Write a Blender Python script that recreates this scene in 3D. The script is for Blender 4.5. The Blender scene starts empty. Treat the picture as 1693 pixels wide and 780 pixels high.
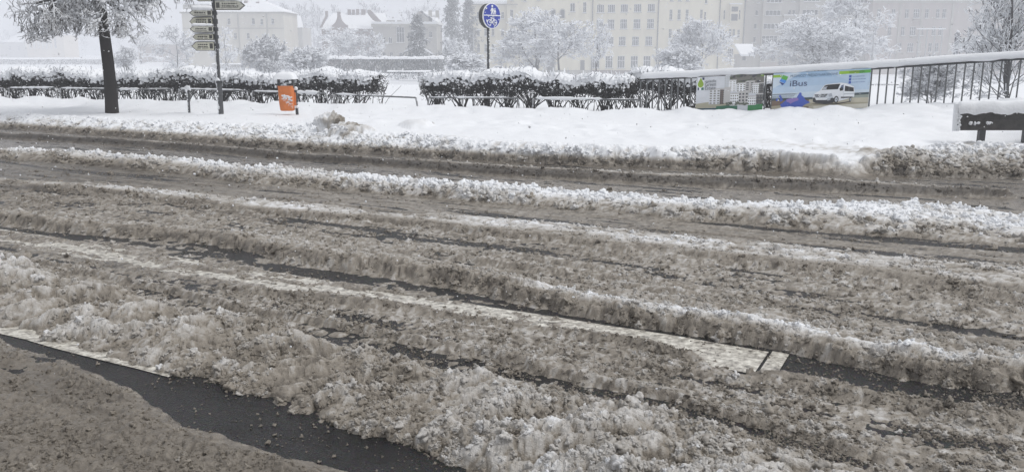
import bpy, math, random
import numpy as np
from mathutils import Vector

# ------------------------------------------------------------------ camera, world, light
SC = bpy.context.scene
COL = SC.collection
F, H = 1400.0, 1.7                       # focal length in photo pixels (1693 wide), eye height
TH = math.atan(305 / F)
CT, ST = math.cos(TH), math.sin(TH)
cd = bpy.data.cameras.new('camera')
cam = bpy.data.objects.new('camera', cd)
COL.objects.link(cam)
cam.location = (0, 0, H)
cam.rotation_euler = (math.pi / 2 - TH, 0, 0)
cd.sensor_fit = 'HORIZONTAL'
cd.sensor_width = 36.0
cd.lens = 36.0 * F / 1693
cd.clip_start = 0.05
cd.clip_end = 5000
SC.camera = cam

SC.view_settings.view_transform = 'Standard'
SC.view_settings.look = 'None'
SC.view_settings.gamma = 1
SC.view_settings.exposure = 0.40
SC.render.engine = 'CYCLES'
SC.cycles.max_bounces = 5
SC.cycles.diffuse_bounces = 3
SC.cycles.glossy_bounces = 2
SC.cycles.volume_bounces = 1
SC.cycles.use_adaptive_sampling = False

SUN_EL, SUN_AZ = math.radians(56), math.radians(102)     # azimuth measured from +Y towards +X
W = bpy.data.worlds.new('World')
SC.world = W
W.use_nodes = True
wn, wl = W.node_tree.nodes, W.node_tree.links
bg = wn['Background']
sky = wn.new('ShaderNodeTexSky')
sky.sky_type = 'NISHITA'
sky.sun_disc = False
sky.sun_elevation = SUN_EL
sky.sun_rotation = SUN_AZ
sky.air_density = 1.0
sky.dust_density = 4.0
hs = wn.new('ShaderNodeHueSaturation')
hs.inputs['Saturation'].default_value = 0.12
mx = wn.new('ShaderNodeMix'); mx.data_type = 'RGBA'
mx.inputs['Factor'].default_value = 0.7
mx.inputs['B'].default_value = (6.0, 6.15, 6.5, 1)        # even cloud deck
wl.new(sky.outputs[0], hs.inputs['Color'])
wl.new(hs.outputs[0], mx.inputs['A'])
wl.new(mx.outputs['Result'], bg.inputs['Color'])
bg.inputs['Strength'].default_value = 0.1
sl = bpy.data.lights.new('sun', 'SUN')
sl.energy = 1.4
sl.angle = math.radians(18)
sl.color = (1, 0.98, 0.95)
so = bpy.data.objects.new('sun', sl)
COL.objects.link(so)
sd = Vector((math.sin(SUN_AZ) * math.cos(SUN_EL), math.cos(SUN_AZ) * math.cos(SUN_EL), math.sin(SUN_EL)))
so.rotation_euler = sd.to_track_quat('Z', 'Y').to_euler()

# ------------------------------------------------------------------ measuring helpers
def ray(px, py):
    u = (px - 846.5) / F; v = (py - 390) / F
    return u, CT - v * ST, -ST - v * CT
def gpt(px, py, z=0.0):                  # where the sight line of a photo pixel meets height z
    d = ray(px, py); t = (z - H) / d[2]
    return d[0] * t, d[1] * t
def P(px, py, Y):                        # where it meets the vertical plane at distance Y
    d = ray(px, py); t = Y / d[1]
    return d[0] * t, Y, H + d[2] * t
def X(px, Y, py=85): return P(px, py, Y)[0]
def Z(py, Y): return P(846.5, py, Y)[2]
def M(Y): return Y / 1432.0              # metres per photo pixel at distance Y

# ------------------------------------------------------------------ mesh helpers
ORG = {}
def mesh_data(name, chunks, mats, smooth=False):
    me = bpy.data.meshes.new(name)
    nv = sum(len(c[0]) for c in chunks)
    co = np.concatenate([np.asarray(c[0], np.float32).reshape(-1, 3) for c in chunks]) if nv else np.zeros((0, 3), np.float32)
    starts, loops, mi, off, lo = [], [], [], 0, 0
    for V, Fc, m in chunks:
        if isinstance(Fc, np.ndarray):
            k = Fc.shape[1]; n = len(Fc)
            loops.append((Fc + off).ravel()); starts.append(lo + np.arange(n) * k); lo += n * k
            mi.append(np.full(n, m))
        else:
            for f in Fc:
                loops.append(np.array(f) + off); starts.append(np.array([lo])); lo += len(f); mi.append(np.array([m]))
        off += len(V)
    me.vertices.add(nv)
    me.vertices.foreach_set('co', co.ravel())
    if loops:
        loops = np.concatenate(loops).astype(np.int32); starts = np.concatenate(starts).astype(np.int32)
        me.loops.add(len(loops)); me.loops.foreach_set('vertex_index', loops)
        me.polygons.add(len(starts)); me.polygons.foreach_set('loop_start', starts)
        me.polygons.foreach_set('material_index', np.concatenate(mi).astype(np.int32))
        me.polygons.foreach_set('use_smooth', np.full(len(starts), smooth, dtype=bool))
    me.update(calc_edges=True)
    for m in (mats if isinstance(mats, (list, tuple)) else [mats]):
        me.materials.append(m)
    return me
class G:                                 # collects shapes for ONE mesh
    def __init__(s): s.c = []
    def add(s, V, Fc, m=0): s.c.append((V, Fc, m)); return s
    def box(s, x0, x1, y0, y1, z0, z1, m=0):
        V = [(x, y, z) for z in (z0, z1) for y in (y0, y1) for x in (x0, x1)]
        return s.add(V, np.array([(0, 2, 3, 1), (4, 5, 7, 6), (0, 1, 5, 4), (2, 6, 7, 3), (0, 4, 6, 2), (1, 3, 7, 5)]), m)
    def obox(s, a, b, w, h, m=0, up=(0, 0, 1)):      # beam from a to b, width w across, height h
        a, b, up = Vector(a), Vector(b), Vector(up); d = (b - a).normalized()
        r = d.cross(up).normalized() * (w / 2); u = r.cross(d).normalized() * (h / 2)
        V = [tuple(p + sr * r + su * u) for p in (a, b) for su in (-1, 1) for sr in (-1, 1)]
        return s.add(V, np.array([(0, 2, 3, 1), (4, 5, 7, 6), (0, 1, 5, 4), (2, 6, 7, 3), (0, 4, 6, 2), (1, 3, 7, 5)]), m)
    def tube(s, pts, r, k=8, m=0, caps=True):
        n = len(pts); r = [r] * n if np.isscalar(r) else r
        pts = [Vector(p) for p in pts]; V = []; ref = None
        for i, p in enumerate(pts):
            d = (pts[min(i + 1, n - 1)] - pts[max(i - 1, 0)]).normalized()
            if ref is None: ref = Vector((0, 1, 0)) if abs(d.y) < .9 else Vector((1, 0, 0))
            a = (ref - d * ref.dot(d)).normalized(); b = d.cross(a); ref = a
            for j in range(k):
                t = 2 * math.pi * j / k
                V.append(tuple(p + (a * math.cos(t) + b * math.sin(t)) * r[i]))
        Fc = [(i * k + j, i * k + (j + 1) % k, (i + 1) * k + (j + 1) % k, (i + 1) * k + j) for i in range(n - 1) for j in range(k)]
        s.add(V, np.array(Fc), m)
        if caps:
            s.add([V[j] for j in range(k)][::-1], [tuple(range(k))], m); s.add(V[-k:], [tuple(range(k))], m)
        return s
    def poly(s, pts, m=0): return s.add(pts, [tuple(range(len(pts)))], m)
    def prism(s, pts, dy, m=0):          # polygon given in a plane, pushed by the vector dy
        n = len(pts); d = Vector(dy); q = [tuple(Vector(p) + d) for p in pts]
        s.add(list(pts) + q, [tuple(range(n)), tuple(range(2 * n - 1, n - 1, -1))] + [((i + 1) % n, i, n + i, n + (i + 1) % n) for i in range(n)], m)
        return s
    def build(s, name, mats, parent=None, smooth=False, **kw):
        me = mesh_data(name, s.c, mats, smooth)
        return link(name, me, parent, **kw)
def link(name, me, parent=None, kind=None, label=None, loc=None):
    o = bpy.data.objects.new(name, me); COL.objects.link(o)
    if parent is not None:
        o.parent = parent
        org = ORG[parent.name]
        if loc is None:
            me.transform(__import__('mathutils').Matrix.Translation(-Vector(org)))
        ORG[o.name] = org
    else: ORG[o.name] = (0, 0, 0)
    if loc is not None: o.location = loc
    if kind: o['kind'] = kind
    if label: o['label'] = label
    return o
def thing(name, label, cat, loc, group=None):
    o = bpy.data.objects.new(name, None); COL.objects.link(o)
    o.empty_display_size = .2
    o.location = loc; o['label'] = label; o['category'] = cat
    if group: o['group'] = group
    ORG[o.name] = tuple(loc)
    return o

# ------------------------------------------------------------------ noise
_GT = {}
def vnoise(x, y, seed=0):                # gradient noise, about -1..1, from a table wrapped every 256 cells
    if seed not in _GT:
        a = np.random.default_rng(seed + 1000).random((256, 256)) * 2 * math.pi
        _GT[seed] = np.stack([np.cos(a), np.sin(a)], -1).astype(np.float32).reshape(-1, 2)
    T = _GT[seed]
    x = np.asarray(x) + 137.31; y = np.asarray(y) + 71.77
    x, y = np.broadcast_arrays(x, y)
    fx = np.floor(x); fy = np.floor(y); ix = fx.astype(np.int32); iy = fy.astype(np.int32)
    fx = (x - fx).astype(np.float32); fy = (y - fy).astype(np.float32)
    ux = fx * fx * fx * (fx * (fx * 6 - 15) + 10); uy = fy * fy * fy * (fy * (fy * 6 - 15) + 10)
    def gr(a, b):
        v = T[((ix + a) & 255) * 256 + ((iy + b) & 255)]
        return v[..., 0] * (fx - a) + v[..., 1] * (fy - b)
    a = gr(0, 0); b = gr(1, 0); c = gr(0, 1); d = gr(1, 1)
    return 1.5 * ((a * (1 - ux) + b * ux) * (1 - uy) + (c * (1 - ux) + d * ux) * uy).astype(np.float64)
def fbm(x, y, seed=0, o=4, gain=.5):
    s = 0; a = 1; n = 0
    for i in range(o):
        s = s + a * vnoise(x * 2 ** i, y * 2 ** i, seed + i * 17); n += a; a *= gain
    return s / n
def lumps(x, y, cell, seed, keep=1.0):   # irregular heap of round lumps, 0..1; keep thins them out
    x = (x / cell).astype(np.float32); y = (y / cell).astype(np.float32)
    ix = np.floor(x).astype(np.int32); iy = np.floor(y).astype(np.int32); best = np.zeros_like(x)
    # one table of random lumps, wrapped every 512 cells
    rg = np.random.default_rng(seed); N = 512
    T = rg.random((6, N, N)).astype(np.float32)
    hh = .35 + .65 * T[3]
    if keep < 1: hh = hh * (rg.random((N, N)) < keep)
    rr = .5 + .6 * T[2]; ca = np.cos(T[4] * math.pi); sa = np.sin(T[4] * math.pi); e = .7 + .6 * T[5]
    tab = np.stack([T[0], T[1], ca / rr * np.sqrt(e), sa / rr * np.sqrt(e), ca / rr / np.sqrt(e), sa / rr / np.sqrt(e), hh.astype(np.float32)], -1).astype(np.float32).reshape(-1, 7)
    for dx in (-1, 0, 1):
        for dy in (-1, 0, 1):
            cx = ix + dx; cy = iy + dy
            v = tab[(cx & (N - 1)) * N + (cy & (N - 1))]
            qx = x - cx - v[..., 0]; qy = y - cy - v[..., 1]
            d2 = (v[..., 2] * qx + v[..., 3] * qy) ** 2 + (v[..., 4] * qy - v[..., 5] * qx) ** 2
            best = np.maximum(best, v[..., 6] * np.sqrt(np.clip(1 - d2, 0, 1)))
    return best.astype(np.float64)
def sstep(a, b, x):
    t = np.clip((x - a) / (b - a), 0, 1); return t * t * (3 - 2 * t)

# ------------------------------------------------------------------ materials
MATS = {}
def new_mat(name):
    m = bpy.data.materials.new(name); m.use_nodes = True; MATS[name] = m
    return m, m.node_tree.nodes, m.node_tree.links, m.node_tree.nodes['Principled BSDF']
def rgb(c): return (c[0], c[1], c[2], 1)
def simple(name, c, rough=.6, var=.12, scale=8.0, metal=0.0, bump=0.0, spec=.5):
    m, n, l, b = new_mat(name)
    tc = n.new('ShaderNodeTexCoord'); no = n.new('ShaderNodeTexNoise'); no.inputs['Scale'].default_value = scale
    no.inputs['Detail'].default_value = 5
    l.new(tc.outputs['Object'], no.inputs['Vector'])
    mr = n.new('ShaderNodeMapRange'); mr.inputs['From Min'].default_value = .3; mr.inputs['From Max'].default_value = .7
    mr.inputs['To Min'].default_value = 1 - var; mr.inputs['To Max'].default_value = 1 + var
    l.new(no.outputs['Fac'], mr.inputs['Value'])
    vm = n.new('ShaderNodeVectorMath'); vm.operation = 'SCALE'; vm.inputs[0].default_value = c
    l.new(mr.outputs[0], vm.inputs['Scale']); l.new(vm.outputs[0], b.inputs['Base Color'])
    b.inputs['Roughness'].default_value = rough; b.inputs['Metallic'].default_value = metal
    b.inputs['Specular IOR Level'].default_value = spec
    if bump:
        bp = n.new('ShaderNodeBump'); bp.inputs['Strength'].default_value = bump; bp.inputs['Distance'].default_value = .02
        l.new(no.outputs['Fac'], bp.inputs['Height']); l.new(bp.outputs[0], b.inputs['Normal'])
    return m
def ramp_node(n, stops):
    r = n.new('ShaderNodeValToRGB')
    while len(r.color_ramp.elements) < len(stops): r.color_ramp.elements.new(.5)
    for e, (p, c) in zip(r.color_ramp.elements, stops): e.position = p; e.color = rgb(c)
    return r
def snow_mat():
    m, n, l, b = new_mat('snow')
    b.inputs['Base Color'].default_value = (.75, .765, .79, 1); b.inputs['Roughness'].default_value = .8
    b.inputs['Specular IOR Level'].default_value = .2
    tc = n.new('ShaderNodeTexCoord'); no = n.new('ShaderNodeTexNoise'); no.inputs['Scale'].default_value = 30; no.inputs['Detail'].default_value = 6
    l.new(tc.outputs['Object'], no.inputs['Vector'])
    bp = n.new('ShaderNodeBump'); bp.inputs['Strength'].default_value = .35; bp.inputs['Distance'].default_value = .02
    l.new(no.outputs['Fac'], bp.inputs['Height']); l.new(bp.outputs[0], b.inputs['Normal'])
    return m
SNOW = snow_mat()
def slush_mat(name, kind):
    m, n, l, b = new_mat(name)
    at = n.new('ShaderNodeAttribute'); at.attribute_name = 'clean_shade'
    wt = n.new('ShaderNodeAttribute'); wt.attribute_name = 'wet'; at.attribute_type = wt.attribute_type = kind
    tc = n.new('ShaderNodeTexCoord')
    no = n.new('ShaderNodeTexNoise'); no.inputs['Scale'].default_value = 55; no.inputs['Detail'].default_value = 8; no.inputs['Roughness'].default_value = .7
    l.new(tc.outputs['Object'], no.inputs['Vector'])
    ma = n.new('ShaderNodeMath'); ma.operation = 'MULTIPLY_ADD'; ma.inputs[1].default_value = .30; ma.inputs[2].default_value = -.15
    l.new(no.outputs['Fac'], ma.inputs[0])
    ad = n.new('ShaderNodeMath'); ad.operation = 'ADD'; l.new(at.outputs['Fac'], ad.inputs[0]); l.new(ma.outputs[0], ad.inputs[1])
    r = ramp_node(n, [(0.0, (.030, .025, .020)), (.25, (.088, .075, .060)), (.5, (.232, .205, .170)), (.75, (.47, .455, .435)), (1.0, (.75, .765, .79))])
    l.new(ad.outputs[0], r.inputs['Fac']); l.new(r.outputs[0], b.inputs['Base Color'])
    mr = n.new('ShaderNodeMapRange'); mr.inputs['To Min'].default_value = .7; mr.inputs['To Max'].default_value = .22
    l.new(wt.outputs['Fac'], mr.inputs['Value']); l.new(mr.outputs[0], b.inputs['Roughness'])
    b.inputs['Specular IOR Level'].default_value = .4
    n2 = n.new('ShaderNodeTexNoise'); n2.inputs['Scale'].default_value = 130; n2.inputs['Detail'].default_value = 4
    l.new(tc.outputs['Object'], n2.inputs['Vector'])
    if kind == 'INSTANCER': no.inputs['Scale'].default_value = 1.2; n2.inputs['Scale'].default_value = 3
    bp = n.new('ShaderNodeBump'); bp.inputs['Strength'].default_value = .55; bp.inputs['Distance'].default_value = .008
    l.new(n2.outputs['Fac'], bp.inputs['Height']); l.new(bp.outputs[0], b.inputs['Normal'])
    return m
SLUSH = slush_mat('slush', 'GEOMETRY')
CRUMB = slush_mat('slush_crumb', 'INSTANCER')
def asphalt_mat():
    m, n, l, b = new_mat('wet_asphalt')
    tc = n.new('ShaderNodeTexCoord')
    vo = n.new('ShaderNodeTexVoronoi'); vo.inputs['Scale'].default_value = 110
    no = n.new('ShaderNodeTexNoise'); no.inputs['Scale'].default_value = 1.3; no.inputs['Detail'].default_value = 6
    l.new(tc.outputs['Object'], vo.inputs['Vector']); l.new(tc.outputs['Object'], no.inputs['Vector'])
    r = ramp_node(n, [(.3, (.010, .0098, .0105)), (.7, (.038, .0365, .036))]); l.new(no.outputs['Fac'], r.inputs['Fac'])
    mix = n.new('ShaderNodeMix'); mix.data_type = 'RGBA'; mix.blend_type = 'MULTIPLY'; mix.inputs['Factor'].default_value = .6
    l.new(r.outputs[0], mix.inputs['A']); l.new(vo.outputs['Color'], mix.inputs['B']); l.new(mix.outputs['Result'], b.inputs['Base Color'])
    r2 = n.new('ShaderNodeMapRange'); r2.inputs['From Min'].default_value = .35; r2.inputs['From Max'].default_value = .65
    r2.inputs['To Min'].default_value = .16; r2.inputs['To Max'].default_value = .55; b.inputs['Specular IOR Level'].default_value = .3
    l.new(no.outputs['Fac'], r2.inputs['Value']); l.new(r2.outputs[0], b.inputs['Roughness'])
    bp = n.new('ShaderNodeBump'); bp.inputs['Strength'].default_value = .95; bp.inputs['Distance'].default_value = .006
    l.new(vo.outputs['Distance'], bp.inputs['Height']); l.new(bp.outputs[0], b.inputs['Normal'])
    return m
ASPHALT = asphalt_mat()
def paint_mat():
    m, n, l, b = new_mat('worn_road_paint')
    tc = n.new('ShaderNodeTexCoord'); no = n.new('ShaderNodeTexNoise'); no.inputs['Scale'].default_value = 21; no.inputs['Detail'].default_value = 10; no.inputs['Roughness'].default_value = .75
    mp = n.new('ShaderNodeMapping'); mp.inputs['Rotation'].default_value = (0, 0, math.radians(28)); mp.inputs['Scale'].default_value = (.85, 1.1, 1)
    l.new(tc.outputs['Object'], mp.inputs['Vector']); l.new(mp.outputs[0], no.inputs['Vector'])
    r = ramp_node(n, [(.38, (.085, .078, .068)), (.48, (.38, .355, .31)), (.62, (.72, .70, .63))])
    l.new(no.outputs['Fac'], r.inputs['Fac']); l.new(r.outputs[0], b.inputs['Base Color'])
    b.inputs['Roughness'].default_value = .35
    bp = n.new('ShaderNodeBump'); bp.inputs['Strength'].default_value = .15; bp.inputs['Distance'].default_value = .003
    l.new(no.outputs['Fac'], bp.inputs['Height']); l.new(bp.outputs[0], b.inputs['Normal'])
    return m
PAINT = paint_mat()

# ------------------------------------------------------------------ the road: wheel tracks and slush measured on the photo
RA = math.radians(-28)
ES = (math.cos(RA), math.sin(RA)); ET = (-math.sin(RA), math.cos(RA))
def st(x, y): return x * ES[0] + y * ES[1], x * ET[0] + y * ET[1]
def edge(pts, z=0.0):
    q = sorted(st(*gpt(px, py, z)) for px, py in pts)
    return np.array([a for a, b in q]), np.array([b for a, b in q])
E = [edge(*e) for e in (
    ([(0, 554), (25, 573), (83, 586), (124, 598), (170, 619), (205, 632), (248, 660), (305, 700), (390, 728), (514, 763), (600, 784)], .01),                                   # 0 near thin slush, far edge
    ([(0, 536), (130, 572), (255, 607), (337, 628), (443, 658), (514, 680), (592, 712), (685, 735), (763, 778)], 0),                                                            # 1 bare wheel track, far edge
    ([(0, 428), (106, 455), (195, 477), (300, 512), (407, 524), (496, 548), (600, 572), (656, 584), (727, 620), (833, 632), (940, 648), (1028, 668), (1150, 692), (1291, 738), (1400, 768)], .06),   # 2 big slush field, far edge
    ([(0, 420), (301, 482), (354, 497), (425, 514), (550, 533), (656, 554), (759, 575), (812, 586), (904, 611), (993, 628), (1093, 650), (1200, 678), (1300, 706), (1405, 738), (1500, 765)], .02),       # 3 thin ridge line
    ([(0, 405), (200, 448), (400, 487), (550, 505), (700, 520), (798, 536), (880, 546), (1011, 572), (1149, 604), (1230, 624), (1300, 640), (1400, 664), (1540, 690), (1693, 720)], 0),                  # 4 granular strip, far edge
    ([(0, 400), (90, 420), (330, 470), (420, 480), (550, 490), (650, 502), (748, 520), (880, 540), (1011, 558), (1093, 572), (1150, 590), (1178, 606), (1230, 618), (1300, 618), (1355, 630), (1451, 655), (1607, 676), (1693, 687)], .01),   # 5 cover on the marking, far edge
    ([(0, 370), (100, 384), (213, 392), (280, 398), (347, 402), (425, 420), (532, 441), (599, 449), (656, 459), (748, 474), (851, 498), (940, 518), (1046, 539), (1164, 558), (1270, 575), (1320, 585), (1394, 603), (1483, 624), (1589, 639), (1693, 646)], 0),   # 6 second bare track, far edge
    ([(0, 345), (213, 372), (330, 376), (425, 380), (550, 396), (727, 432), (904, 460), (1025, 464), (1149, 482), (1270, 499), (1412, 518), (1554, 537), (1693, 552)], .05),   # 7 middle ridge, far edge
    ([(0, 310), (198, 324), (294, 338), (425, 355), (603, 370), (692, 377), (763, 388), (869, 396), (940, 403), (1011, 418), (1093, 422), (1235, 440), (1341, 454), (1483, 468), (1589, 486), (1693, 497)], 0),   # 8 lower edge of second ridge
    ([(0, 294), (180, 305), (300, 317), (425, 328), (500, 334), (642, 350), (794, 358), (925, 368), (1093, 384), (1164, 393), (1306, 403), (1483, 420), (1693, 434)], .03),   # 9 its far edge
    ([(0, 263), (200, 279), (300, 288), (425, 307), (500, 310), (642, 321), (783, 335), (890, 342), (1031, 354), (1093, 362), (1235, 369), (1306, 376), (1412, 386), (1518, 394), (1693, 408)], 0),   # 10 lower edge of white ridge
    ([(0, 240), (180, 250), (300, 261), (425, 272), (500, 273), (571, 280), (652, 288), (762, 301), (854, 304), (925, 311), (996, 314), (1100, 318), (1164, 323), (1270, 329), (1352, 331), (1483, 327), (1547, 328), (1625, 334), (1693, 345)], .10),   # 11 its far edge
    ([(0, 229), (150, 237), (300, 248), (500, 266), (606, 271), (748, 285), (890, 294), (1093, 305), (1270, 314), (1447, 321), (1693, 328)], 0),   # 12 thin ridge between the far tracks
    ([(0, 222), (300, 239), (500, 257), (606, 263), (783, 273), (961, 284), (1153, 293), (1376, 300), (1493, 308), (1693, 323)], .035),   # 13
    ([(0, 213), (200, 226), (300, 233), (500, 249), (677, 258), (854, 269), (1093, 278), (1306, 285), (1394, 287), (1554, 294), (1693, 296)], 0),   # 14 foot of the kerb bank
    ([(0, 191), (100, 196), (200, 201), (350, 208), (450, 211), (515, 211), (560, 222), (610, 226), (680, 226), (760, 233), (819, 240), (961, 246), (1100, 250), (1199, 247), (1270, 255), (1376, 262), (1412, 265), (1483, 254), (1600, 243), (1693, 248)], .22))]   # 15 top of the kerb bank

RAILPTS = [(1060, 188, .30), (1290, 176, .47), (1450, 172, .60), (1693, 166, .80), (1900, 158, .98)]   # photo x, y of the railing's foot and its height
RAIL = [P(px, 60, Y)[:1] + (Y, z) for (px, py, z), Y in zip(RAILPTS, (19.8, 18.2, 17.2, 15.9, 14.9))]
HEDGE_A, HEDGE_B = (X(-60, 27.0), 27.0), (X(1055, 20.6), 20.6)

def far_ground(x, y):
    return .12 - 3.4 * sstep(27, 135, y) * (.42 + .58 * sstep(-90, 5, x)) + .05 * fbm(x * .15, y * .15, 91, 3)
def pavement_height(x, y):
    z = .25 + .045 * fbm(x * .8, y * .8, 5, 4) + .016 * fbm(x * 4, y * 4, 6, 3) - .05 * lumps(x * 1.0, y * .8, .30, 63, .22) * sstep(-.25, .25, fbm(x * .3, y * .3, 64, 2))
    z = z + sstep(-4.6, -3.5, x) * sstep(18.5, 16.5, y + .25 * x) * (.07 + .07 * fbm(x * 1.1, y * 1.1, 88, 3) + .05 * lumps(x, y, .5, 67))
    # the approach to the bridge climbs along the railing
    rx = np.array([r[0] for r in RAIL]); ry = np.array([r[1] for r in RAIL]); rz = np.array([r[2] for r in RAIL])
    yl = np.interp(x, rx, ry); zl = np.interp(x, rx, rz)
    d = y - yl
    z = z + (zl - .30) * sstep(-6.0, 0, d) * sstep(2.5, 4.5, x)
    nz = fbm(x * 1.3, y * 1.3, 8, 3)
    bank = np.exp(-((d + .35) / .45) ** 2) * sstep(3.2, 4.0, x)
    z = z + bank * (.01 + .06 * nz + .11 * lumps(x, y, .62, 61) + .05 * lumps(x, y, .22, 65))
    # ploughed bank in front of the hedge
    hx0, hy0 = HEDGE_A; hx1, hy1 = HEDGE_B
    yh = hy0 + (hy1 - hy0) * (x - hx0) / (hx1 - hx0)
    dh = y - yh
    z = z + np.exp(-((dh + 1.35) / .55) ** 2) * (.10 + .07 * nz + .10 * lumps(x, y, .6, 62)) * sstep(4.6, 3.2, x)
    # behind hedge and railing the park falls away
    back = np.where(x < 3.2, dh - 1.2, d - .5)
    return z * (1 - sstep(0, 6, back)) + far_ground(x, y) * sstep(0, 6, back)

def chunk(x, y, cx, cy, r, h):
    d = np.sqrt((x - cx) ** 2 + (y - cy) ** 2) / r * (1 + .35 * vnoise(x * 4, y * 4, 66))
    return h * np.sqrt(np.clip(1 - d ** 3, 0, 1))

def surface(x, y):
    """height, cleanness and wetness of the snow and slush at x, y; and the far edge of the slush"""
    s, t = st(x, y)
    w1 = .05 * fbm(x * 2.2, y * 2.2, 11, 3); w2 = .05 * fbm(x * 2.2 + 31, y * 2.2, 12, 3)
    xa = x + w1 + .014 * vnoise(x * 14, y * 14, 13) + .006 * vnoise(x * 45, y * 45, 15); ya = y + w2 + .014 * vnoise(x * 14, y * 14, 14) + .006 * vnoise(x * 45, y * 45, 16)
    dist = np.sqrt(x * x + y * y)
    L0 = lumps(xa, ya, .26, 20); L1 = lumps(xa, ya, .12, 21); L2 = lumps(xa, ya, .058, 31)
    L3 = lumps(xa, ya, .030, 41) * sstep(14, 9, dist); L4 = lumps(xa, ya, .016, 51) * sstep(9, 5.5, dist)
    L5 = lumps(xa, ya, .0095, 57) * sstep(6, 4, dist)
    S2 = lumps(xa, ya, .065, 35, .45); S3 = lumps(xa, ya, .034, 45, .62) * sstep(14, 9, dist); S4 = lumps(xa, ya, .018, 55, .7) * sstep(9, 6, dist)
    lon = fbm(s * .9, t * 7, 71, 4)                        # streaks along the traffic
    big = fbm(x * .7, y * .7, 72, 4) * 1.25
    rut = sstep(.10, .26, fbm(s * .13 + .02 * t, t * 2.3 + .25 * fbm(s * .3, t, 81, 2), 80, 2)) * sstep(-.45, .05, fbm(s * .25, t * 1.2, 82, 2))      # long bare wheel ruts
    rid = np.clip(1 - 1.9 * np.abs(fbm(s * .17, t * 3.1, 78, 3)), 0, 1) ** 3 * sstep(-.3, .3, fbm(s * .5, t * 1.5, 79, 2))     # ridges squeezed out along the tyres
    fine = fbm(x * 9, y * 9, 73, 3)
    wob = .035 * fbm(s * 1.6, t * 1.6, 74, 4) + .02 * fbm(x * 7, y * 7, 75, 2)
    e = [np.interp(s, a, b) + wob * (.5 if i in (12, 13) else 1) for i, (a, b) in enumerate(E)]
    e[0] = e[0] - .05; e[15] = e[15] + .14 * fbm(x * 1.1, y * 1.1, 83, 2) + .09 * fbm(x * 3.2, y * 3.2, 84, 2)
    wd = [.07, .045, .11, .07, .07, .07, .05, .22, .045, .15, .05, .08, .045, .05, .06, .14]
    clod = .50 * L0 + .32 * L1 + .18 * L2 - .54               # the margins are ragged clods, not smooth banks
    ragged = [.05, .15, .16, 0, .05, .08, .15, .12, .15, .12, .16, .14, .07, .06, .18, .25]
    ppx, ppy = gpt(1430, 250, .25); wd[15] = .14 + .40 * np.exp(-((x - ppx) / .9) ** 2)
    k = [sstep(-w, w, t - ei + q * clod * (1 if i_ in (1, 6, 8, 10, 12, 14) else -1 if i_ in (0, 2, 11, 13) else 0.4)) for i_, (ei, w, q) in enumerate(zip(e, wd, ragged))]     # 1 beyond the edge
    def zone(i):                                           # between edge i-1 and edge i
        lo = k[i - 1] if i > 0 else 1.0
        hi = k[i] if i < len(k) else 0.0
        return np.clip(lo - hi, 0, 1) if i < len(k) else lo
    def u(i): return np.clip((t - e[i - 1]) / np.maximum(e[i] - e[i - 1], .05), 0, 1)
    gran = np.maximum(np.maximum(.9 * S2, .62 * S3), .42 * S4) + .12 * S3 + .1 * L4
    chunky = .42 * L1 + .30 * L2 + .20 * L3 + .14 * L4 + .10 * L5 + .35 * L0 * (L1 > 0) * .6
    heap = .50 * L0 + .32 * L1 + .20 * L2 + .14 * L3 + .08 * L4
    right = sstep(.5, 3.0, s)
    Hh, C, Wt = [0] * 17, [0] * 17, [0] * 17
    patch = np.maximum(sstep(-.52, -.15, big + .5 * lon + .3 * fine), 0) * (1 - .8 * np.exp(-((t - e[0] + .22 + .2 * big) / .07) ** 2) * sstep(-.1, .2, fbm(s * .8, t, 85, 2)))
    Hh[0] = -.008 + .016 * patch * (.35 + .9 * L3) + .022 * gran * (.4 + patch) + .018 * sstep(.45, .0, np.abs(t - e[0])) * L1 * sstep(.1, .4, L2 + lon)
    C[0] = .29 + .10 * lon + .10 * L3; Wt[0] = .85 - .5 * L2
    Hh[1] = -.03 + .028 * L2 * sstep(.3, .6, L1 + lon * .6); C[1] = .3; Wt[1] = 1
    tr = fbm((x * .94 + y * .34) * 1.2, (y * .94 - x * .34) * 5.0, 77, 3)          # furrows pushed across by a turning wheel
    edge2 = sstep(0, .18, t - e[1])
    Hh[2] = (.004 + .034 * big + .040 * tr) * edge2 + .004 + .072 * chunky * (.55 + .9 * sstep(-.5, .5, tr + .6 * big)) * (.45 + .55 * edge2) - .02 * sstep(.28, .5, big - .4 * tr) + .034 * L0 * edge2 * sstep(-.5, .3, tr + big)
    C[2] = .40 + .22 * tr + .22 * big + .16 * sstep(.4, 1.5, s) * sstep(.9, .1, t - 1.2) + .10 * L1; Wt[2] = .55 - .4 * L2
    Hh[3] = -.012 + .030 * rid * (.6 + .8 * L2) + .026 * gran + .016 * lon + .008 * big; C[3] = .30 + .1 * lon + .15 * L3; Wt[3] = .8 - .4 * L3
    Hh[4] = -.009 + .030 * rid * (.6 + .8 * L2) + .026 * gran + .014 * lon + .006 * big; C[4] = .36 + .1 * lon + .14 * L3; Wt[4] = .7 - .3 * L3
    rt = sstep(1.75, 2.3, s)
    Hh[5] = .018 + .02 * np.sin(np.pi * u(5)) + .03 * chunky + .02 * rt * L1; C[5] = .33 + .1 * lon; Wt[5] = .5
    Hh[6] = -.024 + .03 * gran * (.55 + .8 * lon) + .034 * sstep(-1.3, -3.3, s) * np.clip(.70 + .9 * lon + .5 * fine, 0, 1.2) * (1 - .5 * sstep(.50, .75, u(6))); C[6] = .33 + .1 * L3; Wt[6] = .9
    crest = np.exp(-((t - e[6] - .16) / .13) ** 2)
    Hh[7] = .004 + .016 * crest + .024 * rid + (.040 + .030 * crest) * chunky * (1.0 + .9 * big) + .022 * lon + .030 * L0 * (.4 + crest)
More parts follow.
